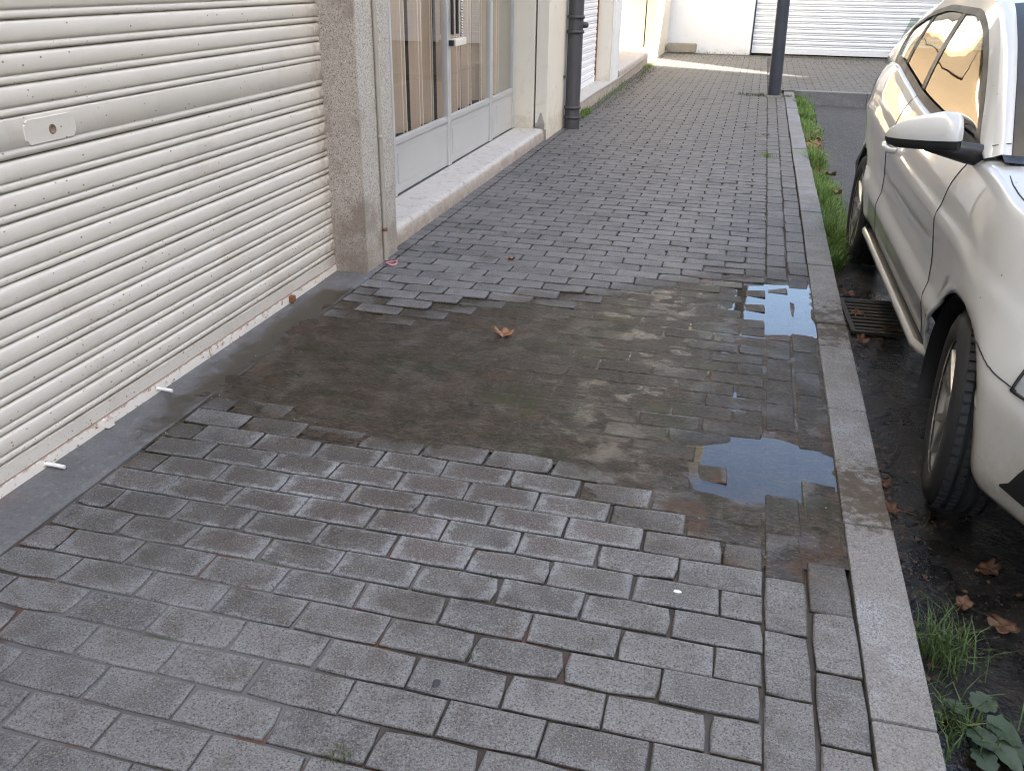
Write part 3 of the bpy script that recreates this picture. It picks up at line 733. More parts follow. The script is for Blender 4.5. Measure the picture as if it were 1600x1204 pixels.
# upper windows seen in reflections
for k, y in enumerate((-6.5, -3.6, -.7, 2.2, 5.1)):
    for z in (3.6, 6.6):
        wn_ = wp('window', (-1.93, y-.55, z), (-1.885, y+.55, z+1.5), 'wood_frame', .01)
        wp('pane', (-1.884, y-.47, z+.08), (-1.881, y-.03, z+1.42), 'window_dark', 0, wn_).location = (0, 0, 0)
        wp('pane', (-1.884, y+.03, z+.08), (-1.881, y+.47, z+1.42), 'window_dark', 0, wn_).location = (0, 0, 0)
        wp('sill', (-1.9, y-.65, z-.08), (-1.78, y+.65, z-.003), 'step_stone', .01)

# downpipe
dp = empty('downpipe', (-1.815, 7.11, 0)); tag(dp, 'dark cast iron downpipe with collars against the cream pier', 'pipe')
MB().lathe([(.072, -.02), (.072, .09)]+[(.069, .1), (.069, 3.4)], 24).build('pipe', 'pipe_iron', dp)
for z, h_, r_ in ((.105, .02, .078), (.195, .02, .08), (.86, .022, .08), (.985, .022, .08), (2.0, .022, .08)):
    MB().lathe([(.07, z-h_/2-.004), (r_, z-h_/2), (r_, z+h_/2), (.07, z+h_/2+.004)], 24).build('collar', 'pipe_iron', dp)
MB().lathe([(.0005, .115), (.018, .113), (.026, .10), (.028, .06), (.028, .05)], 14, 'x', (0, .01, .92)).build('inspection_cap', 'pipe_iron', dp)
MB().tube([(-.07, -.055, .47), (-.09, -.055, .47)], .014, 8).build('bracket', 'pipe_iron', dp)

# ------------------------------------------------------------------ second house with shutter and sunlit entrance
b2 = empty('building', (-2.1, 12, 0)); tag(b2, 'pale plastered house with small shutter and sunlit entrance beyond the downpipe', 'building')
def wp2(name, a, b, mat='plaster_cream', bev=.004, parent=b2):
    return MB().box(tuple(a[i]-(-2.1, 12, 0)[i] for i in range(3)), tuple(b[i]-(-2.1, 12, 0)[i] for i in range(3)), bev).build(name, mat, parent)
wp2('wall', (-2.7, 7.3, 2.66), (-1.92, 17.25, 9.0), 'plaster_grey')
wp2('wall', (-3.6, 7.3, -.1), (-2.4, 10.2, 2.65), 'dark_interior', 0)
wp2('pier', (-2.4, 10.22, .1), (-1.965, 10.75, 2.655)); wp2('pier', (-1.963, 10.3, .1), (-1.925, 10.75, 2.655), 'plaster_white')
wp2('back_wall', (-2.95, 10.76, .1), (-2.8, 15.0, 2.655))
wp2('dado', (-2.8, 10.76, .2), (-2.775, 12.6, .72), 'pink_panel', .004)
wp2('dado', (-2.2, 10.752, .2), (-1.97, 10.77, .62), 'pink_panel', .002)
wp2('return_wall', (-2.94, 15.0, .1), (-2.125, 15.3, 2.655), 'plaster_ochre'); wp2('return_wall', (-2.105, 14.99, .1), (-1.94, 15.3, 2.655), 'plaster_ochre')
wp2('joint_filler', (-2.14, 15.06, .1), (-2.09, 15.2, 2.6), 'door_seam', 0)
wp2('wall', (-2.5, 15.31, .0), (-1.925, 17.24, 2.655))
s2 = rough_step('plinth', -2.45, -1.905, 7.3, 10.8, .115, 'step_stone', 50, .006, 4); tag(s2, 'pale stone plinth under the small shutter, weeds along its edge', 'plinth')
s3 = rough_step('entrance_step', -2.85, -1.915, 10.82, 15.2, .2, 'step_stone', 50, .005, 9); tag(s3, 'smooth entrance step reaching into the sunlit doorway recess', 'doorstep')
cb = MB().tube([(-1.9, 7.6, .125), (-1.9, 9.0, .13), (-1.895, 10.6, .12), (-1.9, 12.3, .135), (-1.9, 14.9, .21)], .009, 8).build('cable', 'conduit'); tag(cb, 'grey cable running along the plinth edge', 'cable')
rs2 = empty('roller_shutter', (-2.15, 9, .1)); tag(rs2, 'small white roller shutter standing on the plinth behind the downpipe', 'roller shutter')
sm_ = MB().grid([[(d, y, z) for d, z in pr] for y in (-1.65, 0, 1.2)], True).mesh('slat', 'shutter_white') if 'shutter_white' in MAT else None
plaster_mat('shutter_white', (.82, .83, .85), (.88, .89, .9), (.6, .58, .55), 0, .2, .25, .03)
sm_ = MB().grid([[(d, y, z) for d, z in pr] for y in (-1.65, 0, 1.19)], True).mesh('slat', 'shutter_white')
for i in range(31): link('slat', sm_, rs2, (0, 0, 2.5-i*PITCH_S))
MB().box((-.005, -1.65, .0), (.012, 1.19, .074), .003).build('bottom_bar', 'shutter_white', rs2)
MB().box((-.03, 1.19, 0), (.02, 1.215, 2.5)).build('guide_rail', 'rust', rs2)
MB().tube([(.012, .95, .1), (.04, .95, .11), (.04, 1.02, .1), (.012, 1.02, .09)], .007, 8).build('handle', 'pale_paint', rs2)

# ------------------------------------------------------------------ far end of the street
fa = empty('building', (-1.2, 18, 0)); tag(fa, 'tall plain white building closing the far end of the pavement', 'building')
MB().box((-1.6, -.6, -.1), (.86, 4, 3.0), .01).build('wall', 'plaster_white', fa); MB().box((-1.6, -.62, 3.003), (.88, 4, 9.5), .01).build('upper_wall', 'plaster_brown', fa)
for x in (-.9, .1):
    for z in (3.4, 6.4):
        MB().box((x-.35, -.63, z), (x+.35, -.604, z+1.3), .006).build('window', 'wood_frame', fa)
ga = empty('garage', (2, 18, 0)); tag(ga, 'low white garage front beside the tall white building', 'garage')
MB().box((-2.33, -.5, 2.7), (4.5, 4, 4.3), .01).build('wall', 'plaster_white', ga)
MB().box((4.0, -.5, -.1), (4.5, 4, 2.69), .01).build('pier', 'plaster_white', ga)
MB().box((-2.33, .2, -.1), (3.99, .4, 2.69)).build('back_wall', 'dark_interior', ga)
rs3 = empty('roller_shutter', (0, 17.52, 0)); tag(rs3, 'wide white garage shutter at the far end behind the pole', 'roller shutter')
pr3 = [(-d*2.6, z*1.3) for d, z in pr]
sm3 = MB().grid([[(x, d, z) for d, z in pr3] for x in (-.31, 2, 5.98)], True).mesh('slat', 'shutter_white')
for i in range(26): link('slat', sm3, rs3, (0, 0, 2.68-i*PITCH_S*1.3))
MB().box((-.31, -.02, .0), (5.98, .01, .08), .004).build('bottom_bar', 'shutter_white', rs3)
MB().box((-.335, -.03, 0), (-.312, .02, 2.68)).build('guide_rail', 'door_seam', rs3)
bm = bmesh.new(); bmesh.ops.create_cube(bm, size=1)
for v in bm.verts: v.co = Vector((v.co.x*.57, v.co.y*.26, v.co.z*.17))
bmesh.ops.bevel(bm, geom=list(bm.edges), offset=.02, segments=2, affect='EDGES'); bmesh.ops.subdivide_edges(bm, edges=list(bm.edges), cuts=2, use_grid_fill=True)
for v in bm.verts: v.co += Vector((nz(*v.co, 6), nz(v.co.y, v.co.x, v.co.z, 7), nz(v.co.z, v.co.x, 2, 8)))*.012
me = bpy.data.meshes.new('stone_block'); bm.to_mesh(me); bm.free(); me.materials.append(MAT['old_stone'])
sb = link('stone_block', me, None, (-1.62, 17.0, .08), (0, 0, .03)); tag(sb, 'mossy cut stone block lying at the foot of the white wall', 'stone block')

# pole at the kerb corner
po = empty('street_pole', (.078, 10.47, 0)); tag(po, 'dark grey steel pole standing at the kerb corner', 'pole')
MB().tube([(0, 0, -.02), (-.03, 0, 1.0), (-.12, 0, 4.2)], [.078, .074, .066], 20).build('shaft', 'pole_paint', po)
MB().lathe([(.115, 0), (.105, .008), (.085, .014), (.079, .018)], 18).build('mortar_collar', 'mortar', po)

# ------------------------------------------------------------------ unseen houses added across the street, shaped to cast the shade and leave one sunny gap
def house(label, poly, h, mat, wins):
    e = empty('building', (poly[0][0], poly[0][1], 0)); tag(e, label, 'building')
    px, py = poly[0]
    MB().prism([(x-px, y-py) for x, y in poly], -.2, h).build('wall', mat, e)
    for (x, y0, y1, z0, z1) in wins:
        MB().box((x-px-.02, y0-py, z0), (x-px+.05, y1-py, z1)).build('window', 'window_dark', e)
    return e
GX = 17.0
tanE = math.tan(SUN_EL)
yc = 13.1+(GX-.4)*SD.y/SD.x                       # corner whose shadow runs along the near edge of the sunny patch
h1 = 6.0+((GX+2)/-SD.x)*tanE
wins = [(GX, y, y+1.2, z, z+1.6) for y in [-30+3.0*i for i in range(11)] for z in (1.0, 4.2, 7.4, 10.6)]
house('unseen tall cream house added across the street to shade the pavement', [(GX, -34), (GX+12, -34), (GX+12, yc-12*.42), (GX, yc)], h1, 'plaster_opposite', wins)  # out of view; outline and height chosen for the shadow it casts
h2 = 11.5; sh_ = h2/tanE
A2 = Vector((-1.85, 15.35))-SD*sh_; C2 = Vector((.42, 13.2))-SD*sh_; dd = (C2-A2).normalized()
P0 = A2-dd*6.5; P1 = C2+dd*1.2; nrm = Vector((2.1, 2.58)).normalized()
house('unseen low cream house added across the street to bound the sunny gap', [tuple(P0), tuple(P1), tuple(P1+nrm*4.28), tuple(P0+nrm*4.28)], h2, 'plaster_opposite', [])  # added out of view; roof edge set where its shadow ends the sunny patch
S3 = P0-dd*3+nrm*4.3; E3 = P1+nrm*4.3
house('unseen tall house added behind the low one to shade the far wall', [tuple(S3), tuple(E3), tuple(E3+nrm*16), tuple(S3+nrm*16)], 20, 'plaster_opposite', [])  # added out of view to keep sun off the far wall
op = MB().box((12.2, -40, -.2), (GX, 8, .0)).build('opposite_pavement', 'concrete'); tag(op, kind='structure')

# ------------------------------------------------------------------ parked car (local: x inwards from the kerb side, y to the rear, z above the road)
CAR_LOC = (.487, 1.2, ROADZ); CAR_RZ = .0125; CW = 1.70; WB = 2.6
car = empty('car', CAR_LOC, CAR_RZ); tag(car, 'white hatchback parked facing the camera beside the kerb', 'car')
OUT = [(.85, -.80), (.65, -.795), (.48, -.765), (.335, -.715), (.235, -.645), (.155, -.56), (.09, -.46), (.045, -.37), (.018, -.25), (.004, -.07), (0, .2), (0, .6), (0, 1.0), (0, 1.5), (0, 2.0), (0, 2.4), (.006, 2.7), (.022, 2.95), (.055, 3.13), (.12, 3.25), (.28, 3.31), (.55, 3.335), (.85, 3.34)]
def dens_out():
    pts = [Vector(p) for p in OUT]; res = []
    for i in range(len(pts)-1):
        p0 = pts[max(i-1, 0)]; p1 = pts[i]; p2 = pts[i+1]; p3 = pts[min(i+2, len(pts)-1)]
        n = max(2, int((p2-p1).length/.022))
        for k in range(n):
            t = k/n
            a = .5*((2*p1)+(p2-p0)*t+(2*p0-5*p1+4*p2-p3)*t*t+(3*p1-p0-3*p2+p3)*t**3) if i not in (9, 15) else p1.lerp(p2, t)
            res.append(a)
    res.append(pts[-1]); return res
ol = dens_out()
TOP = [(-.8, .66), (-.7, .71), (-.55, .775), (-.3, .865), (0, .935), (.25, .968), (.5, .972), (1.1, .978), (1.6, .998), (2.1, 1.05), (2.5, 1.09), (2.8, 1.07), (3.05, 1.02), (3.2, .97), (3.34, .92)]
BOT = [(-.8, .19), (-.6, .2), (-.36, .225), (-.28, .245), (-.18, .30), (.4, .305), (2.2, .305), (2.9, .32), (3.34, .34)]
PROF = [(0, .065), (.03, .04), (.07, .02), (.13, .012), (.2, .004), (.27, -.003), (.31, .002), (.36, .012), (.44, .012), (.53, .006), (.62, -.002), (.68, -.006), (.705, -.002), (.74, .006), (.8, .012), (.86, .022), (.91, .034), (.95, .047), (.98, .06), (1, .074)]
NP = 46
PROF_F = [(0, .035), (.05, .018), (.12, .008), (.25, .003), (.42, 0), (.55, .004), (.7, .018), (.85, .042), (1, .08)]
def side_pt(i, f, extra=0):
    p = ol[i]; a = ol[max(i-1, 0)]; b = ol[min(i+1, len(ol)-1)]; tg = (b-a).normalized(); nin = Vector((tg.y, -tg.x))
    # inward normal points to x+ on the flank
    mid = Vector((.85, 1.25))
    if nin.dot(mid-p) < 0: nin = -nin
    y = p.y; zb, zt = cr(BOT, y), cr(TOP, y)
    off = cr(PROF, f)
    fr0 = sst(-.1, -.38, y); off = off*(1-fr0)+fr0*cr(PROF_F, f)
    side = 1-sst(-.35, -.75, y)*.0
    frontness = sst(.05, -.4, y)
    off = off+frontness*.08*sst(.42, .9, f)
    # wheel arch flare
    z = zb+(zt-zb)*f
    for yc_ in (0, WB):
        d = math.hypot(y-yc_, z-.31)
        if abs(y-yc_) < .6: off -= .011*math.exp(-((d-.35)/.05)**2)
    q = p+nin*(off+extra)
    return (q.x, q.y, z)
ARC = ((.025, .30, .338), (WB+.0, .305, .345))
def flank(mirror=False):
    rows = [[Vector(side_pt(i, k/NP)) for k in range(NP+1)] for i in range(len(ol))]
    inside = {}
    for i, r in enumerate(rows):
        for k, p in enumerate(r):
            if p.x > .3: continue
            for yc_, zc, R in ARC:
                if math.hypot(p.y-yc_, p.z-zc) < R: inside[i, k] = (yc_, zc, R)
    vs = [p for r in rows for p in r]; nc = NP+1; fs = []
    moved = {}
    for i in range(len(rows)-1):
        for k in range(NP):
            c = [(i, k), (i+1, k), (i+1, k+1), (i, k+1)]; ins = [q for q in c if q in inside]
            if len(ins) == 4: continue
            for q in ins: moved[q] = inside[q]
            fs.append([q[0]*nc+q[1] for q in c])
    for q, (yc_, zc, R) in moved.items():
        p = vs[q[0]*nc+q[1]]; d = Vector((p.y-yc_, p.z-zc))
        if d.length < 1e-6: continue
        d = d.normalized()*R; p.y = yc_+d.x; p.z = zc+d.y
    mm = MB()
    if mirror: vs = [Vector((CW-p.x, p.y, p.z)) for p in vs]; fs = [f[::-1] for f in fs]
    mm.add(vs, [f[::-1] for f in fs], True); return mm
body = flank()
b2_ = flank(True); body.add(b2_.v, b2_.f, True)
body_o = body.build('body', 'car_paint', car, recalc=True)
mod = body_o.modifiers.new('solid', 'SOLIDIFY'); mod.thickness = .012; mod.offset = -1
# arch liners
for mir in (0, 1):
    for yc_, zc, R in ARC:
        rows = []
        for k in range(25):
            a = math.pi*(-.12+1.24*k/24); rows.append([((CW-x if mir else x), yc_+math.cos(a)*(R-.004-e), zc+math.sin(a)*(R-.004-e)) for x, e in ((.018, 0), (.06, .006), (.3, .01))])
        MB().grid(rows, True).build('wheel_arch_liner', 'black_plastic', car)
# bonnet
i_ws = min(range(len(ol)), key=lambda i: abs(ol[i].y-.43) + (0 if ol[i].x < .2 else 9))
rows = []
for i in range(i_ws+1):
    e = Vector(side_pt(i, 1)); row = []
    for k in range(13):
        t = k/12; x = e.x+(CW-2*e.x)*t; cb_ = 4*t*(1-t)
        sh1 = min(1, 4.5*min(t, 1-t))
        row.append((x, e.y-(.20*cb_*sst(-.1, .43, e.y)), e.z+.045*cb_+.022*math.sin(sh1*math.pi/2)))
    rows.append(row)
MB().grid(rows, True).build('bonnet', 'car_paint', car, recalc=True)
# greenhouse ---------------------------------------------------------
RAIL = [(.38, .985, .085), (.55, 1.095, .108), (.75, 1.2, .138), (1.0, 1.312, .172), (1.25, 1.392, .203), (1.5, 1.43, .222), (2.0, 1.43, .23), (2.3, 1.40, .215), (2.5, 1.35, .19), (2.7, 1.27, .155), (2.85, 1.17, .115), (2.95, 1.07, .09)]
zr = [(a, b) for a, b, c in RAIL]; xr = [(a, c) for a, b, c in RAIL]
def belt(y): return Vector((cr([(0.2, .083), (.4, .076), (2.4, .076), (2.7, .08), (2.95, .088)], y), y, cr(TOP, y)+.002))
def rail(y): return Vector((cr(xr, y), y, cr(zr, y)))
def gl(y, f, off=0):
    b, r = belt(y), rail(y); p = b.lerp(r, f); p.x -= .018*4*f*(1-f)-off; return p
def win_top(y): return 1-.055/max(.06, (rail(y)-belt(y)).length)
def strip(ya, yb, fa_, fb_, off, mir, n=16, m_=7):
    rows = []
    for i in range(n+1):
        y = ya+(yb-ya)*i/n; a = fa_(y) if callable(fa_) else fa_; b = fb_(y) if callable(fb_) else fb_
        row = [gl(y, a+(b-a)*k/m_, off) for k in range(m_+1)]
        if mir: row = [Vector((CW-p.x, p.y, p.z)) for p in row]
        rows.append(row)
    return MB().grid(rows, True, not mir)
BB = lambda y: .035/max(.05, (rail(y)-belt(y)).length)
for mir in (0, 1):
    if True:
        for ya, yb in ((.60, 1.71), (1.77, 2.27), (2.31, 2.56)):
            strip(ya, yb, BB, win_top, .006, mir).build('side_window', 'car_glass', car)
        for ya, yb in ((1.705, 1.775), (2.265, 2.315), (2.555, 2.6)): strip(ya, yb, 0, win_top, .003, mir, 3).build('window_pillar', 'black_plastic', car)
        strip(.44, .605, 0, lambda y: max(.02, win_top(y)), .001, mir, 6).build('mirror_triangle', 'black_plastic', car)
        strip(.44, 2.6, -.02, BB, -.003, mir, 30, 3).build('belt_trim', 'black_plastic', car)
        strip(.5, 2.6, lambda y: win_top(y)-.028/max(.06, (rail(y)-belt(y)).length), win_top, -.001, mir, 40, 2).build('window_seal', 'black_plastic', car)
        strip(.38, 2.95, win_top, 1.0, 0, mir, 40, 3).build('roof_rail', 'car_paint', car)
        strip(2.595, 2.95, 0, lambda y: min(1, win_top(y)+.01), 0, mir, 8).build('rear_pillar', 'car_paint', car)
rows = []
for i in range(25):
    y = 1.22+(2.85-1.22)*i/24; e = rail(y); e0 = e
    rows.append([(e.x+(CW-2*e.x)*k/12, y-.12*4*(k/12)*(1-k/12)*(1 if i == 0 else max(0, 1-i/4)), e.z+.05*(4*(k/12)*(1-k/12))**.7) for k in range(13)])
MB().grid(rows, True).build('roof', 'car_paint', car, recalc=True)
def a_in(y): p = rail(y).copy(); p.x += .045; p.y -= .03; p.z += .014; return p
for mir in (0, 1):
    rows = []
    for i in range(17):
        y = .38+.88*i/16; a, b = rail(y), a_in(y); q = [a, a.lerp(b, .5)+Vector((-.004, -.006, .006)), b, b+Vector((.004, .012, -.012))]
        rows.append([Vector((CW-p.x, p.y, p.z)) if mir else p for p in q])
    MB().grid(rows, True).build('front_pillar', 'car_paint', car, recalc=True)
rows = []
for i in range(17):
    y = .38+.88*i/16; a = a_in(y)+Vector((.002, .006, -.006)); rows.append([(a.x+(CW-2*a.x)*k/14, a.y-.17*(4*(k/14)*(1-k/14))**.8, a.z+.015*4*(k/14)*(1-k/14)) for k in range(15)])
MB().grid(rows, True).build('windscreen', 'car_glass', car)
for mir in (0, 1):                                               # black ceramic border of the windscreen
    rw = []
    for i in range(17):
        y = .38+.88*i/16; a = a_in(y)+Vector((.002, .0045, -.0045)); q = [a, a+Vector((.03, -.022, .004))]
        rw.append([Vector((CW-p.x, p.y, p.z)) if mir else p for p in q])
    MB().grid(rw, True, bool(mir)).build('windscreen_border', 'black_plastic', car)
cw = MB(); rows = []
for k in range(15):
    t = k/14; a = a_in(.38); x = a.x-.03+(CW-2*a.x+.06)*t; c4 = 4*t*(1-t); rows.append([(x, a.y-.21*c4**.8-.06, a.z-.012+.02*c4), (x, a.y-.18*c4**.8-.01, a.z+.002+.02*c4), (x, a.y-.15*c4**.8+.05, a.z-.02)])
cw.grid(rows, True); cw.build('scuttle_panel', 'black_plastic', car)
MB().tube([(.27, .27, 1.02), (.7, .17, 1.035), (1.0, .16, 1.04)], .01, 8).build('wiper', 'black_plastic', car)
rows = []
for i in range(9):
    y = 2.83+.4*i/8; t = i/8; z = 1.26-.30*t; xe = .15-.03*t
    rows.append([(xe+(CW-2*xe)*k/10, y+.04*4*(k/10)*(1-k/10), z+.03) for k in range(11)])
MB().grid(rows, True).build('rear_window', 'car_glass', car)
# interior
it = MB(); it.box((.12, .1, .36), (CW-.12, 3.1, .42)); it.box((.085, .1, .36), (.12, 2.9, .93)); it.box((CW-.12, .1, .36), (CW-.085, 2.9, .93)); it.build('floor_tub', 'car_interior', car)
MB().box((.13, .15, .75), (CW-.13, .52, .97), .05).build('dashboard', 'car_interior', car)
for xc in (.5, 1.2):
    seat = MB().box((xc-.23, .95, .5), (xc+.23, 1.48, .66), .05); sb_ = MB(); bm = bmesh.new()
    so_ = seat.build('seat', 'seat_fabric', car)
    bk = MB(); bk.box((-.22, -.07, 0), (.22, .07, .62), .05); bo = bk.build('backrest', 'seat_fabric', so_); bo.location = (xc, 1.47, .62); bo.rotation_euler = (-.3, 0, 0)
    hr = MB(); hr.box((-.12, -.045, 0), (.12, .045, .18), .04); ho = hr.build('headrest', 'seat_fabric', so_); ho.location = (xc, 1.68, 1.23); ho.rotation_euler = (-.2, 0, 0)
MB().box((.15, 2.2, .5), (CW-.15, 2.75, .7), .05).build('rear_seat', 'seat_fabric', car); MB().box((.15, 2.62, .7), (CW-.15, 2.76, 1.15), .05).build('rear_backrest', 'seat_fabric', car)
sw = MB().tube([(.17*math.cos(a), 0, .17*math.sin(a)) for a in [2*math.pi*k/24 for k in range(25)]], .014, 8, False); sw.box((-.16, -.01, -.02), (.16, .01, .03), .005); s_o = sw.build('steering_wheel', 'black_plastic', car); s_o.location = (1.2, .7, .9); s_o.rotation_euler = (-.4, 0, 0)
# seams: thin dark gaps following the flank
def iy(y): return min((i for i in range(len(ol)) if ol[i].x < .25), key=lambda i: abs(ol[i].y-y))
def flank_line(pts, n=26, off=-.0012):
    res = []
    for t in range(n+1):
        u = t/n*(len(pts)-1); k = min(int(u), len(pts)-2); w_ = u-k
        y = pts[k][0]*(1-w_)+pts[k+1][0]*w_; f = pts[k][1]*(1-w_)+pts[k+1][1]*w_
        i = iy(y); p = Vector(side_pt(i, f, off)); q = Vector(side_pt(min(i+1, len(ol)-1), f, off)); 
        if abs(q.y-p.y) > 1e-6: p = p.lerp(q, (y-p.y)/(q.y-p.y))
        res.append(p)
    return res
for pts, r_ in (([(.47, .06), (.465, .15), (.52, .42), (.545, .65), (.53, .85), (.49, 1)], .0016), ([(1.82, .06), (1.83, .3), (1.83, .7), (1.76, 1)], .0013), ([(.47, .055), (1.2, .055), (1.82, .06)], .0013)):
    MB().tube(flank_line(pts), r_, 6).build('door_seam', 'seam', car)
MB().tube(flank_line([(-.155, .47), (-.2, .49), (-.25, .505), (-.32, .51), (-.40, .53)], 24), .0019, 6).build('bumper_seam', 'seam', car)
pts = [Vector(side_pt(i, 1))+Vector((.012+.05*sst(.1, .43, ol[i].y), -.0, .003+.018*sst(.25, .43, ol[i].y))) for i in range(iy(-.5), i_ws-1, 3)]
MB().tube(pts, .0022, 6).build('bonnet_seam', 'seam', car)
pts = [rail(.42).lerp(a_in(.42), k/4)+Vector((-.003, -.002, .003)) for k in range(5)]
MB().tube(pts, .0015, 6).build('fender_seam', 'seam', car)
# sill strip, handles
rows = []
for k in range(31):
    y = .385+(2.22-.385)*k/30; e_ = .05*max(0, 1-k/1.6, 1-(30-k)/1.6); rows.append([(.062, y, .29), (.006+e_, y, .291), (-.004+e_, y, .298), (-.005+e_, y, .316), (.006+e_, y, .328)])
MB().grid(rows, True, True).build('sill', 'car_paint', car)
for y, nm in ((1.68, 'a'),):
    p = Vector(side_pt(iy(y), .70)); z = p.z
    hd = MB().tube([(p.x+.005, y-.1, z), (p.x-.025, y-.085, z), (p.x-.034, y, z+.002), (p.x-.025, y+.085, z), (p.x+.005, y+.1, z)], [.012, .013, .012, .013, .012], 10).build('door_handle', 'car_paint', car)
# mirror
def mirror(mir):
    root = MB()
    secs = []
    N = 20; prof = [(-.218, .008, .008), (-.208, .026, .024), (-.185, .046, .042), (-.15, .06, .058), (-.1, .07, .073), (-.05, .073, .083), (-.01, .068, .083), (.008, .055, .07), (.017, .028, .04)]
    up_, lo_ = [], []
    for x, dy, dz in prof:
        ra = []
        for k in range(N+1):
            a = math.pi*k/N                       # front (y-) over the top to the back
            ra.append((x, -dy*math.cos(a)*(1 if math.cos(a) > 0 else .45), .0+dz*math.sin(a)*(.95)))
        up_.append(ra)
        rb_ = []
        for k in range(N+1):
            a = math.pi+math.pi*k/N
            rb_.append((x+.001, -dy*.985*math.cos(a)*(1 if math.cos(a) > 0 else .45), max(-.029, dz*math.sin(a))*(1 if True else 1)))
        lo_.append(rb_)
    def xf(rows): return [[((CW-(p[0]*.86-.03)) if mir else p[0]*.86-.03, p[1]+.39-p[0]*.5, p[2]+1.035+p[0]*.09) for p in r] for r in rows]
    h = MB().grid(xf(up_), True, bool(mir)).build('mirror_housing', 'car_paint', car, recalc=True)
    l = MB().grid(xf(lo_), True, bool(mir)).build('mirror_base', 'black_plastic', h, recalc=True)
    f = (lambda p: (CW-p[0], p[1], p[2])) if mir else (lambda p: p)
    MB().tube([f((-.10, .43, 1.008)), f((-.04, .42, .998)), f((.02, .44, .985)), f((.09, .47, .972))], [.022, .027, .032, .036], 14).build('mirror_arm', 'black_plastic', h)
for mir in (0, 1): mirror(mir)
# headlight, fog vent, grille
def patch(ya, yb, fa_, fb_, off, n=12, mm_=8, taper=None):
    rows = []
    i0, i1 = ya, yb
    for i in range(i0, i1+1):
        t = (i-i0)/max(1, i1-i0); lo, hi = fa_(t), fb_(t); rows.append([side_pt(i, lo+(hi-lo)*k/mm_, off) for k in range(mm_+1)])
    return rows
ih0 = iy(-.385); ifront = min(range(len(ol)), key=lambda i: abs(ol[i].x-.36)+(0 if ol[i].y < 0 else 9))
a_, b_ = sorted((ih0, ifront))
for mir in (0, 1):
    def fl(rows): return [[(CW-p[0], p[1], p[2]) if mir else p for p in r] for r in rows]
    rows = patch(a_, b_, lambda t: .60+.05*(1-t)-.12*sst(.55, 1, t)*0, lambda t: .93, -.004)
    rows = patch(a_, b_, lambda t: .62-.1*t+.22*(1-min(1, t*3))*0, lambda t: .95-.28*sst(.75, 1, t), -.004)
    MB().grid(fl(rows), True, not mir).build('headlight', 'lamp_glass', car)
    rows2 = patch(a_, b_, lambda t: .62-.1*t, lambda t: .95-.28*sst(.75, 1, t), .002)
    MB().grid(fl(rows2), True, not mir).build('headlight_bowl', 'chrome', car)
    e_ = [r[0] for r in rows]+rows[-1]+[r[-1] for r in rows[::-1]]+rows[0][::-1]
    MB().tube(fl([e_])[0], .004, 6, False).build('headlight_gasket', 'black_plastic', car)
    iv0 = iy(-.44); a2, b2q = sorted((iv0, ifront))
    rows = patch(a2, b2q, lambda t: .10+.02*t, lambda t: .33-.2*sst(.78, 1.0, t), -.0035)
    MB().grid(fl(rows), True, not mir).build('fog_vent', 'black_plastic', car)
rows = []
rows = patch(0, max(2, a_-1), lambda t: .12, lambda t: .3, -.003); 
gr = MB().grid(rows, True); gr.add([(CW-p[0], p[1], p[2]) for r in rows for p in r], [tuple(reversed(f)) for f in gr.f], True); gr.build('lower_grille', 'black_plastic', car)
rows = patch(0, max(2, a_-2), lambda t: .66, lambda t: .86, -.003)
gr = MB().grid(rows, True); gr.add([(CW-p[0], p[1], p[2]) for r in rows for p in r], [tuple(reversed(f)) for f in gr.f], True); gr.build('upper_grille', 'black_plastic', car)
MB().box((.59, -.815, .42), (1.11, -.797, .53), .004).build('number_plate', 'pale_paint', car)
MB().box((.25, -.45, .22), (CW-.25, 3.0, .29), .02).build('underbody', 'black_plastic', car)
for mir in (0, 1):
    i0, i1 = iy(2.93), iy(3.2)
    rows = [[side_pt(i, .72+.24*k/6, -.004) for k in range(7)] for i in range(i0, i1)]
    if mir: rows = [[(CW-p[0], p[1], p[2]) for p in r] for r in rows]
    t = NT('tail_lens') if 'tail_lens' not in MAT else None
    if t: MAT['tail_lens'] = t.set(col=(.35, .01, .012), rough=.1, coat=1.0)
    MB().grid(rows, True, not mir).build('tail_light', 'tail_lens', car)
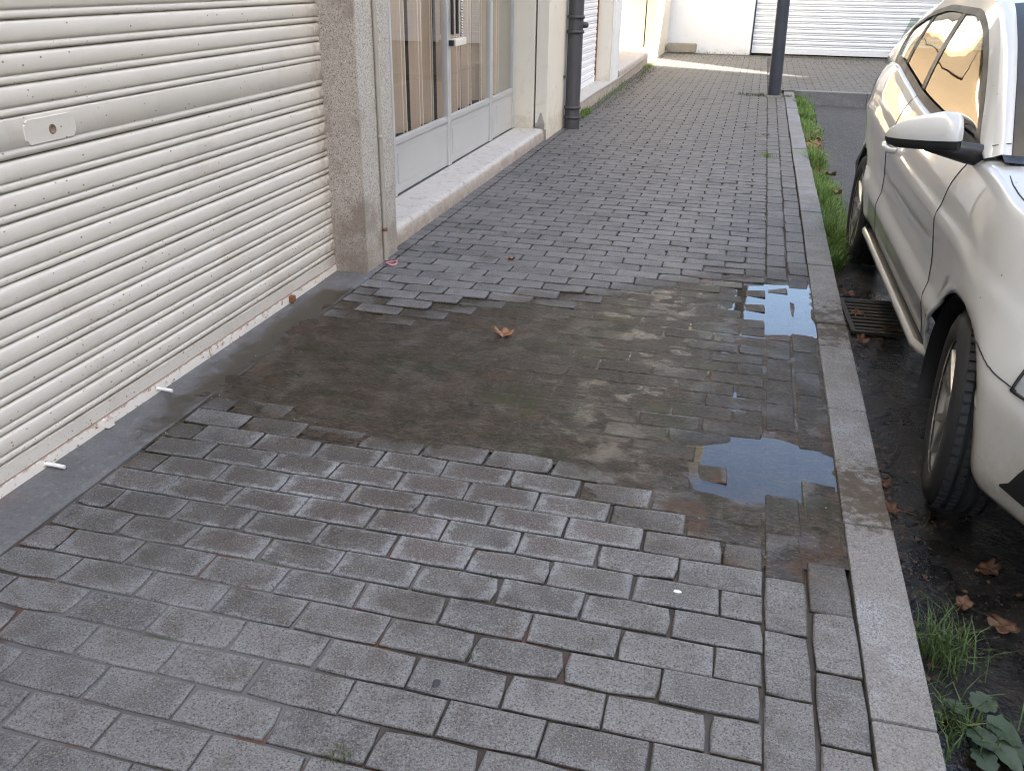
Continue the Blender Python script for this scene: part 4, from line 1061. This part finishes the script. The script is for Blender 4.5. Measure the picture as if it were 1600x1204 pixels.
# wheels
def wheel_meshes():
    ty = MB(); R, Wt = .302, .185
    prof = [(.203, .012), (.212, .002), (.235, -.006), (.262, -.005), (.284, .004), (.295, .018), (.300, .03)]
    gro = [.045, .078, .112, .145]
    xsx = .03
    for g in gro: prof += [(.302, g-.006), (.294, g-.004), (.294, g+.004), (.302, g+.006)]
    prof += [(.300, Wt-.03), (.295, Wt-.018), (.284, Wt-.004), (.262, Wt+.005), (.235, Wt+.006), (.203, Wt-.02)]
    ty.lathe(prof, 56, 'x')
    for k in range(64):                     # tread blocks
        a = 2*math.pi*k/64
        for x0, x1, sk in ((.018, .038, .01), (.148, .168, -.01), (.053, .070, .006), (.120, .137, -.006)):
            pts = []
            for rr_ in (.2995, .3055):
                for da in (-.034, .034):
                    for x in (x0, x1): pts.append((x, rr_*math.cos(a+da), rr_*math.sin(a+da)))
            ty.add(pts, [(4, 6, 7, 5), (0, 1, 5, 4), (2, 6, 7, 3), (0, 4, 6, 2), (1, 3, 7, 5)])
    rim = MB(); rim.lathe([(.206, .004), (.208, .012), (.2, .016), (.19, .03), (.183, .07), (.18, .15)], 48, 'x')
    disc = MB(); disc.lathe([(.0005, .012), (.03, .012), (.034, .018), (.05, .022), (.06, .035)], 30, 'x')
    for k in range(5):
        a0 = 2*math.pi*k/5
        for s in (-1, 1):
            rows = []
            for t in range(7):
                u = t/6; rad = .05+.148*u; wd = .02-.004*u; aa = a0+s*(.10+.2*u)
                c = (math.cos(aa), math.sin(aa)); tg = (-c[1], c[0]); dep = .022-.012*u
                rows.append([(dep+.018, rad*c[0]-tg[0]*wd, rad*c[1]-tg[1]*wd), (dep, rad*c[0]-tg[0]*wd*.7, rad*c[1]-tg[1]*wd*.7), (dep, rad*c[0]+tg[0]*wd*.7, rad*c[1]+tg[1]*wd*.7), (dep+.018, rad*c[0]+tg[0]*wd, rad*c[1]+tg[1]*wd)])
            disc.grid(rows, False)
    back = MB(); back.lathe([(.0005, .075), (.15, .075), (.18, .08)], 30, 'x')
    return ty.mesh('tyre', 'tyre'), rim.mesh('rim', 'rim'), disc.mesh('spokes', 'rim'), back.mesh('brake_disc', 'seam')
wm = wheel_meshes()
for mir in (0, 1):
    for yc_ in (0, WB):
        wr = link('wheel', wm[0], car, ((CW-.012 if mir else .012), yc_, .302), (.37, 0, (math.pi if mir else 0)+(-R_(8) if yc_ == 0 else 0)))
        for me_, nm in zip(wm[1:], ('rim', 'spokes', 'brake_disc')): link(nm, me_, wr)

# ------------------------------------------------------------------ drain grate
dg = empty('drain_grate', (.525, 2.84, ROADZ+.001), .05); tag(dg, 'iron drain grate in the gutter half under the car', 'drain grate')
fr_ = MB(); fr_.box((-.14, -.24, 0), (.14, -.215, .012)); fr_.box((-.14, .215, 0), (.14, .24, .012)); fr_.box((-.14, -.215, 0), (-.118, .215, .012)); fr_.box((.118, -.215, 0), (.14, .215, .012)); fr_.build('frame', 'grate_iron', dg)
for k in range(9): MB().box((-.117, -.2+.048*k, 0), (.117, -.178+.048*k, .013), .003).build('bar', 'grate_iron', dg)

# ------------------------------------------------------------------ fallen leaves
def leaf_obj(loc, size, rz, label, mat='dry_leaf', curl=.35, tilt=(0, 0), seed=0):
    r = random.Random(seed); n = 26; ring = []
    for k in range(n):
        a = 2*math.pi*k/n; lob = .62+.3*abs(math.cos(2.5*a))**.7+r.uniform(-.07, .07)
        if abs(a-math.pi) < .2: lob *= .6
        ring.append((math.cos(a)*lob, math.sin(a)*lob*.8))
    mm = MB(); rows = []
    for f in (.02, .35, .7, 1.0):
        rows.append([(x*f*size, y*f*size, size*(curl*((x*f)**2*.9+(y*f)**2*.55)+.10*f*math.sin(5*math.atan2(y, x)+seed)+.03*r.uniform(-1, 1))+.003) for x, y in ring])
    mm.grid(rows, True, False, True); mm.tube([(-.25*size, 0, .006), (-.9*size, .03*size, size*.25), (-1.25*size, .1*size, size*.18)], .0016, 5)
    o = mm.build('dry_leaf', mat); o.location = loc; o.rotation_euler = (tilt[0], tilt[1], rz)
    s = o.modifiers.new('thick', 'SOLIDIFY'); s.thickness = .0007
    tag(o, label, 'leaf', 'fallen leaves'); return o
leaf_obj((-1.04, 1.78, -.002), .047, .3, 'curled orange dry leaf lying in the middle of the puddle', 'dry_leaf', .55, (.1, .1), 1)
leaf_obj((-1.27, 2.78, .005), .03, 2.0, 'small tan dry leaf on the dry paving behind the puddle', 'dry_leaf', .5, (0, .2), 2)
gz = ROADZ+.004
for k, (x, y, s, l) in enumerate([(.425, 3.16, .05, 'orange dry leaf in the gutter next to the rear end of the drain grate'), (.45, 2.84, .05, 'brown dry leaf on the kerb side edge of the drain grate'), (.58, 2.66, .05, 'rust coloured dry leaf on the drain grate under the sill'),
                                  (.44, 2.5, .042, 'dark brown dry leaf in the gutter just before the grate'), (.385, 1.2, .035, 'small orange dry leaf at the kerb beside the front wheel'), (.395, 1.05, .03, 'tiny tan dry leaf in the gutter ahead of the front wheel'),
                                  (.62, .80, .04, 'dark dry leaf on wet asphalt below the bumper'), (.60, .55, .042, 'dark curled leaf on wet asphalt in front of the car'), (.52, .62, .03, 'small dark leaf scrap on wet asphalt near the kerb'),
                                  (.66, .3, .035, 'small rust coloured leaf at the right edge of the photo')]):
    leaf_obj((x, y, gz), s, k*1.7, l, 'dry_leaf_wet' if y > 1 else 'dry_leaf_dark', .45, (.15*math.sin(k), .2*math.cos(k*2)), 10+k)
GL = ['small tan leaf in the grass strip, the farthest one before the cross kerb', 'large tan leaf on the outer side of the leaf heap in the grass strip', 'tan leaf against the kerb in the middle of the leaf heap in the grass', 'tan leaf at the near right of the leaf heap in the grass strip',
      'single brown leaf on the road edge of the grass, second nearest to the rear wheel', 'tan leaf in the grass just behind the leaf heap', 'single brown leaf on the road edge of the grass, nearest to the rear wheel', 'tan leaf touching the kerb at the near end of the leaf heap', 'tan leaf lying on top of the leaf heap in the grass strip']
for k, (x, y, s) in enumerate([(.47, 9.2, .06), (.47, 7.7, .09), (.42, 7.3, .08), (.46, 6.9, .08), (.49, 6.0, .08), (.44, 8.2, .08), (.5, 5.3, .07), (.41, 6.6, .07), (.44, 7.5, .08)]):
    o = leaf_obj((x, y, ROADZ+.06), s, k*1.3, GL[k], 'dry_leaf', .5, (.3*math.sin(k*3), .3*math.cos(k)), 40+k)
    o['group'] = 'leaves caught in the grass strip'

# ------------------------------------------------------------------ grass and weeds
def blades(spots, name, mat, label, hmin, hmax, wd, lean=.5, seed=0):
    r = random.Random(seed); mm = MB()
    for x, y, z, s in spots:
        h = r.uniform(hmin, hmax)*s; a = r.uniform(0, 2*math.pi); l = r.uniform(.1, lean)*h; w_ = wd*r.uniform(.6, 1.3)
        dx, dy = math.cos(a)*l, math.sin(a)*l; px, py = -math.sin(a)*w_, math.cos(a)*w_
        tw = r.uniform(-.5, .5)
        mm.add([(x-px, y-py, z), (x+px, y+py, z), (x+px*.8+dx*.35, y+py*.8+dy*.35, z+h*.55), (x-px*.8+dx*.35, y-py*.8+dy*.35, z+h*.55), (x+dx, y+dy, z+h*(1-.25*l/h))],
               [(0, 1, 2, 3), (3, 2, 4)])
    return tag(mm.build(name, mat), label, kind='stuff')
rg = random.Random(11); sp1, sp2 = [], []
for _ in range(32000):
    y = rg.uniform(3.55, 10.95)
    wdt = lerp_tab([(3.5, .05), (3.9, .12), (4.5, .19), (5.5, .17), (6.2, .11), (7, .13), (8, .17), (9.5, .15), (10.9, .2)], y)*(1+.5*nz(y, 0, 0, 2.5))
    x = .338+abs(rg.gauss(0, .5))*wdt
    if x > .338+wdt*1.3: continue
    dens_ = .65+1.2*nz(y, 5, 0, 1.7)
    dry = nz(x*2, y, 9, 1.4) > -.12 and 5.9 < y < 8.9
    if rg.random() > max(.12, dens_+(.3 if not dry else 0)): continue
    (sp2 if dry and rg.random() < .75 else sp1).append((x, y, ROADZ-.01, (1 if x < .45 else .7)*(.75+.8*max(0, nz(y, 8, 0, 2.3)))))
blades(sp1, 'kerb_grass', 'grass', 'green grass strip growing between kerb and parking bay', .08, .22, .0022, 1.0, 1)
blades(sp2, 'dry_kerb_grass', 'dry_grass', 'straw coloured dry grass within the kerb strip', .05, .16, .003, 1.4, 2)
def tuft(x, y, z, n, rad, h, name, mat, label, seed, wd=.0016, lean=.9):
    r = random.Random(seed); return blades([(x+r.gauss(0, rad), y+r.gauss(0, rad), z, 1) for _ in range(n)], name, mat, label, h*.4, h, wd, lean, seed)
tuft(.425, .40, ROADZ, 200, .04, .13, 'weed_grass', 'weed_grass', 'loose grass tuft growing at the kerb in the lower right corner', 21, .0016, 1.2)
tuft(.43, .16, ROADZ, 150, .05, .09, 'weed_grass', 'weed_grass', 'low grass under the broad weed leaves at the kerb', 22, .0018, 1.1)
for k, (x, y, n, rd, h) in enumerate([(-.77, -.38, 60, .012, .018), (-.37, .045, 40, .012, .012), (-.61, -.06, 30, .010, .012), (-.745, -.165, 36, .012, .012), (0.0, 6.19, 90, .03, .06), (.105, -.33, 40, .012, .016), (-.02, 7.3, 60, .03, .04), (-.2, 7.7, 50, .03, .03)]):
    tuft(x, y, .0, n, rd, h, 'moss_tuft', 'moss' if k != 4 else 'grass', 'small green tuft growing in a joint of the paving', 30+k, .0012, 1.3)
sp = [(-1.89+rg.gauss(0, .03)+.0, y, .0, 1) for y in [rg.choice((rg.gauss(8.0, .16), rg.gauss(8.15, .1), rg.uniform(8.8, 11.2), rg.gauss(13.7, .25))) for _ in range(900)]]
blades([(x+.02, y, z, s) for x, y, z, s in sp], 'wall_weeds', 'grass', 'weeds growing along the foot of the plinth', .02, .085, .0025, 1.1, 50)
blades([(-1.78+rg.gauss(0, .07), rg.uniform(8.6, 13.5), .0, 1) for _ in range(1500)], 'wall_dry_weeds', 'moss', 'low dry weeds in the paving joints beside the plinth', .006, .03, .003, 1.5, 51)
blades([(.02+rg.gauss(0, .22), 10.45+rg.gauss(0, .06), .0, 1) for _ in range(500)], 'pole_weeds', 'moss', 'weeds growing around the foot of the steel pole', .01, .05, .0025, 1.3, 52)
blades([(rg.uniform(-1.7, 3.5), rg.choice((17.1, 16.9, 16.2, 15.6))+rg.gauss(0, .15), .0, 1) for _ in range(1600)], 'far_weeds', 'moss', 'weeds in the paving joints before the garage', .005, .03, .004, 1.4, 53)
# broad-leaved weed
wd_ = empty('broadleaf_weed', (.45, .17, ROADZ)); wd_.scale = (.85, .85, .85); tag(wd_, 'broad leaved weed growing at the kerb in the lower right corner', 'weed')
rl = random.Random(4)
def wleaf(base, tip, width, droop, seed):
    r = random.Random(seed); b, t = Vector(base), Vector(tip); d = t-b; L_ = d.length; dn = d.normalized(); sd = dn.cross(Vector((0, 0, 1))).normalized(); rows = []
    for i in range(10):
        u = i/9; wdt = width*(math.sin(math.pi*min(1, u*.92+.1))**.65)*(1+.13*math.sin(i*2.3+seed)); row = []
        for k in range(-3, 4):
            v = k/3; c = b+d*u+sd*wdt*v+Vector((0, 0, -droop*u*u*L_-.18*width*(1-abs(v))+.06*width*math.sin(i*1.9+k*1.7)))
            row.append(c)
        rows.append(row)
    lo = MB().grid(rows, True).build('leaf', 'weed_leaf', wd_)
    MB().tube([(0, 0, .0), (b.x*.5, b.y*.5, b.z*.7), tuple(b), tuple(b+d*.5-Vector((0, 0, .14*width+droop*.25*L_)))], [.003, .0028, .0022, .001], 6).build('stem', 'weed_leaf', lo)
for k, (b, t, w_, dr_) in enumerate([((.015, .03, .05), (.065, .075, .075), .036, .3), ((.03, -.02, .055), (.12, -.04, .06), .042, .5), ((-.005, -.04, .045), (.03, -.11, .07), .035, .3), ((.03, -.06, .04), (.10, -.13, .045), .03, .4), ((-.01, .02, .03), (-.05, .07, .05), .022, .4), ((.06, -.05, .03), (.15, -.10, .03), .028, .4), ((0, -.09, .03), (.02, -.17, .05), .03, .3)]):
    wleaf(b, t, w_, dr_, k)

# ------------------------------------------------------------------ small marks on the paving
def blob(name, x, y, rx, ry, h, mat, label, cat, seed):
    r = random.Random(seed); n = 16; rows = []
    for f, zz in ((1, 0), (.92, h*.7), (.5, h), (.03, h*1.02)):
        rows.append([(rx*f*math.cos(a)*(1+.12*math.sin(3*a+seed)), ry*f*math.sin(a)*(1+.12*math.sin(2*a+seed)), zz) for a in [2*math.pi*k/n for k in range(n)]])
    o = MB().grid(rows, True, False, True).build(name, mat); o.location = (x, y, H(x, y)+.001); tag(o, label, cat); return o
blob('gum_spot', -.655, -.155, .008, .014, .0015, 'gum', 'dark oval spot of chewing gum on a near paving block', 'gum', 1)
blob('bird_dropping', -.2, .285, .010, .006, .002, 'dropping', 'white bird dropping on a paving block right of centre', 'dropping', 2)

# ------------------------------------------------------------------ litter washed against the kerb
rl = random.Random(77); mm = MB(); mt_ = MB()
for _ in range(750):
    y = rl.choice((rl.uniform(.3, 3.5), rl.gauss(2.6, .45), rl.gauss(1.1, .25), rl.gauss(3.3, .3)))
    if not .0 < y < 4.2: continue
    x = .336+abs(rl.gauss(0, .055))+(rl.random() < .2)*rl.uniform(0, .25); sz = rl.uniform(.002, .011); a = rl.uniform(0, 6.28); z0 = ROADZ-.004+.012*nz(x, y, 0, 1.2)+rl.uniform(.0, .006)
    pts = [(x+sz*math.cos(a+b)*q, y+sz*math.sin(a+b)*q, z0+rl.uniform(0, .006)) for b, q in ((0, 1.3), (1.4, .6), (2.6, 1), (3.9, .7), (5.1, .9))]
    mm.add(pts, [(0, 1, 2, 3, 4)])
for _ in range(60):
    y = rl.uniform(.2, 3.6); x = .345+abs(rl.gauss(0, .1)); a = rl.uniform(0, 3.14); l = rl.uniform(.015, .05); z0 = ROADZ+.006
    mt_.tube([(x-l*math.cos(a), y-l*math.sin(a), z0), (x, y, z0+.004), (x+l*math.cos(a+.2), y+l*math.sin(a+.2), z0+.001)], .0011, 5)
tag(mm.build('leaf_litter', 'dry_leaf_dark'), 'crumbled wet leaf litter washed against the kerb', kind='stuff')
tag(mt_.build('twigs', 'dry_leaf_dark'), 'thin twigs and stalks lying in the gutter', kind='stuff')
mm = MB()
for _ in range(420):                    # grit and crumbs scattered over the paving
    x = rl.choice((rl.uniform(-1.84, .2), rl.uniform(-2.02, -1.7))); y = rl.uniform(-.6, 4.5); sz = rl.uniform(.0008, .0026)
    if sdf(WET, x, y) > .1 and rl.random() < .5: continue
    z0 = H(x, y)+.0006
    c_ = [(sz*math.cos(k*1.57+.4)*rl.uniform(.7, 1.2), sz*math.sin(k*1.57+.4)*rl.uniform(.7, 1.2)) for k in range(4)]
    mm.add([(x+a, y+b, z0-.001) for a, b in c_]+[(x+a*.6, y+b*.6, z0+sz*.7) for a, b in c_], [(4, 5, 6, 7), (0, 1, 5, 4), (1, 2, 6, 5), (2, 3, 7, 6), (3, 0, 4, 7)])
tag(mm.build('grit', 'old_stone'), 'loose grit and crumbs scattered over the paving', kind='stuff')
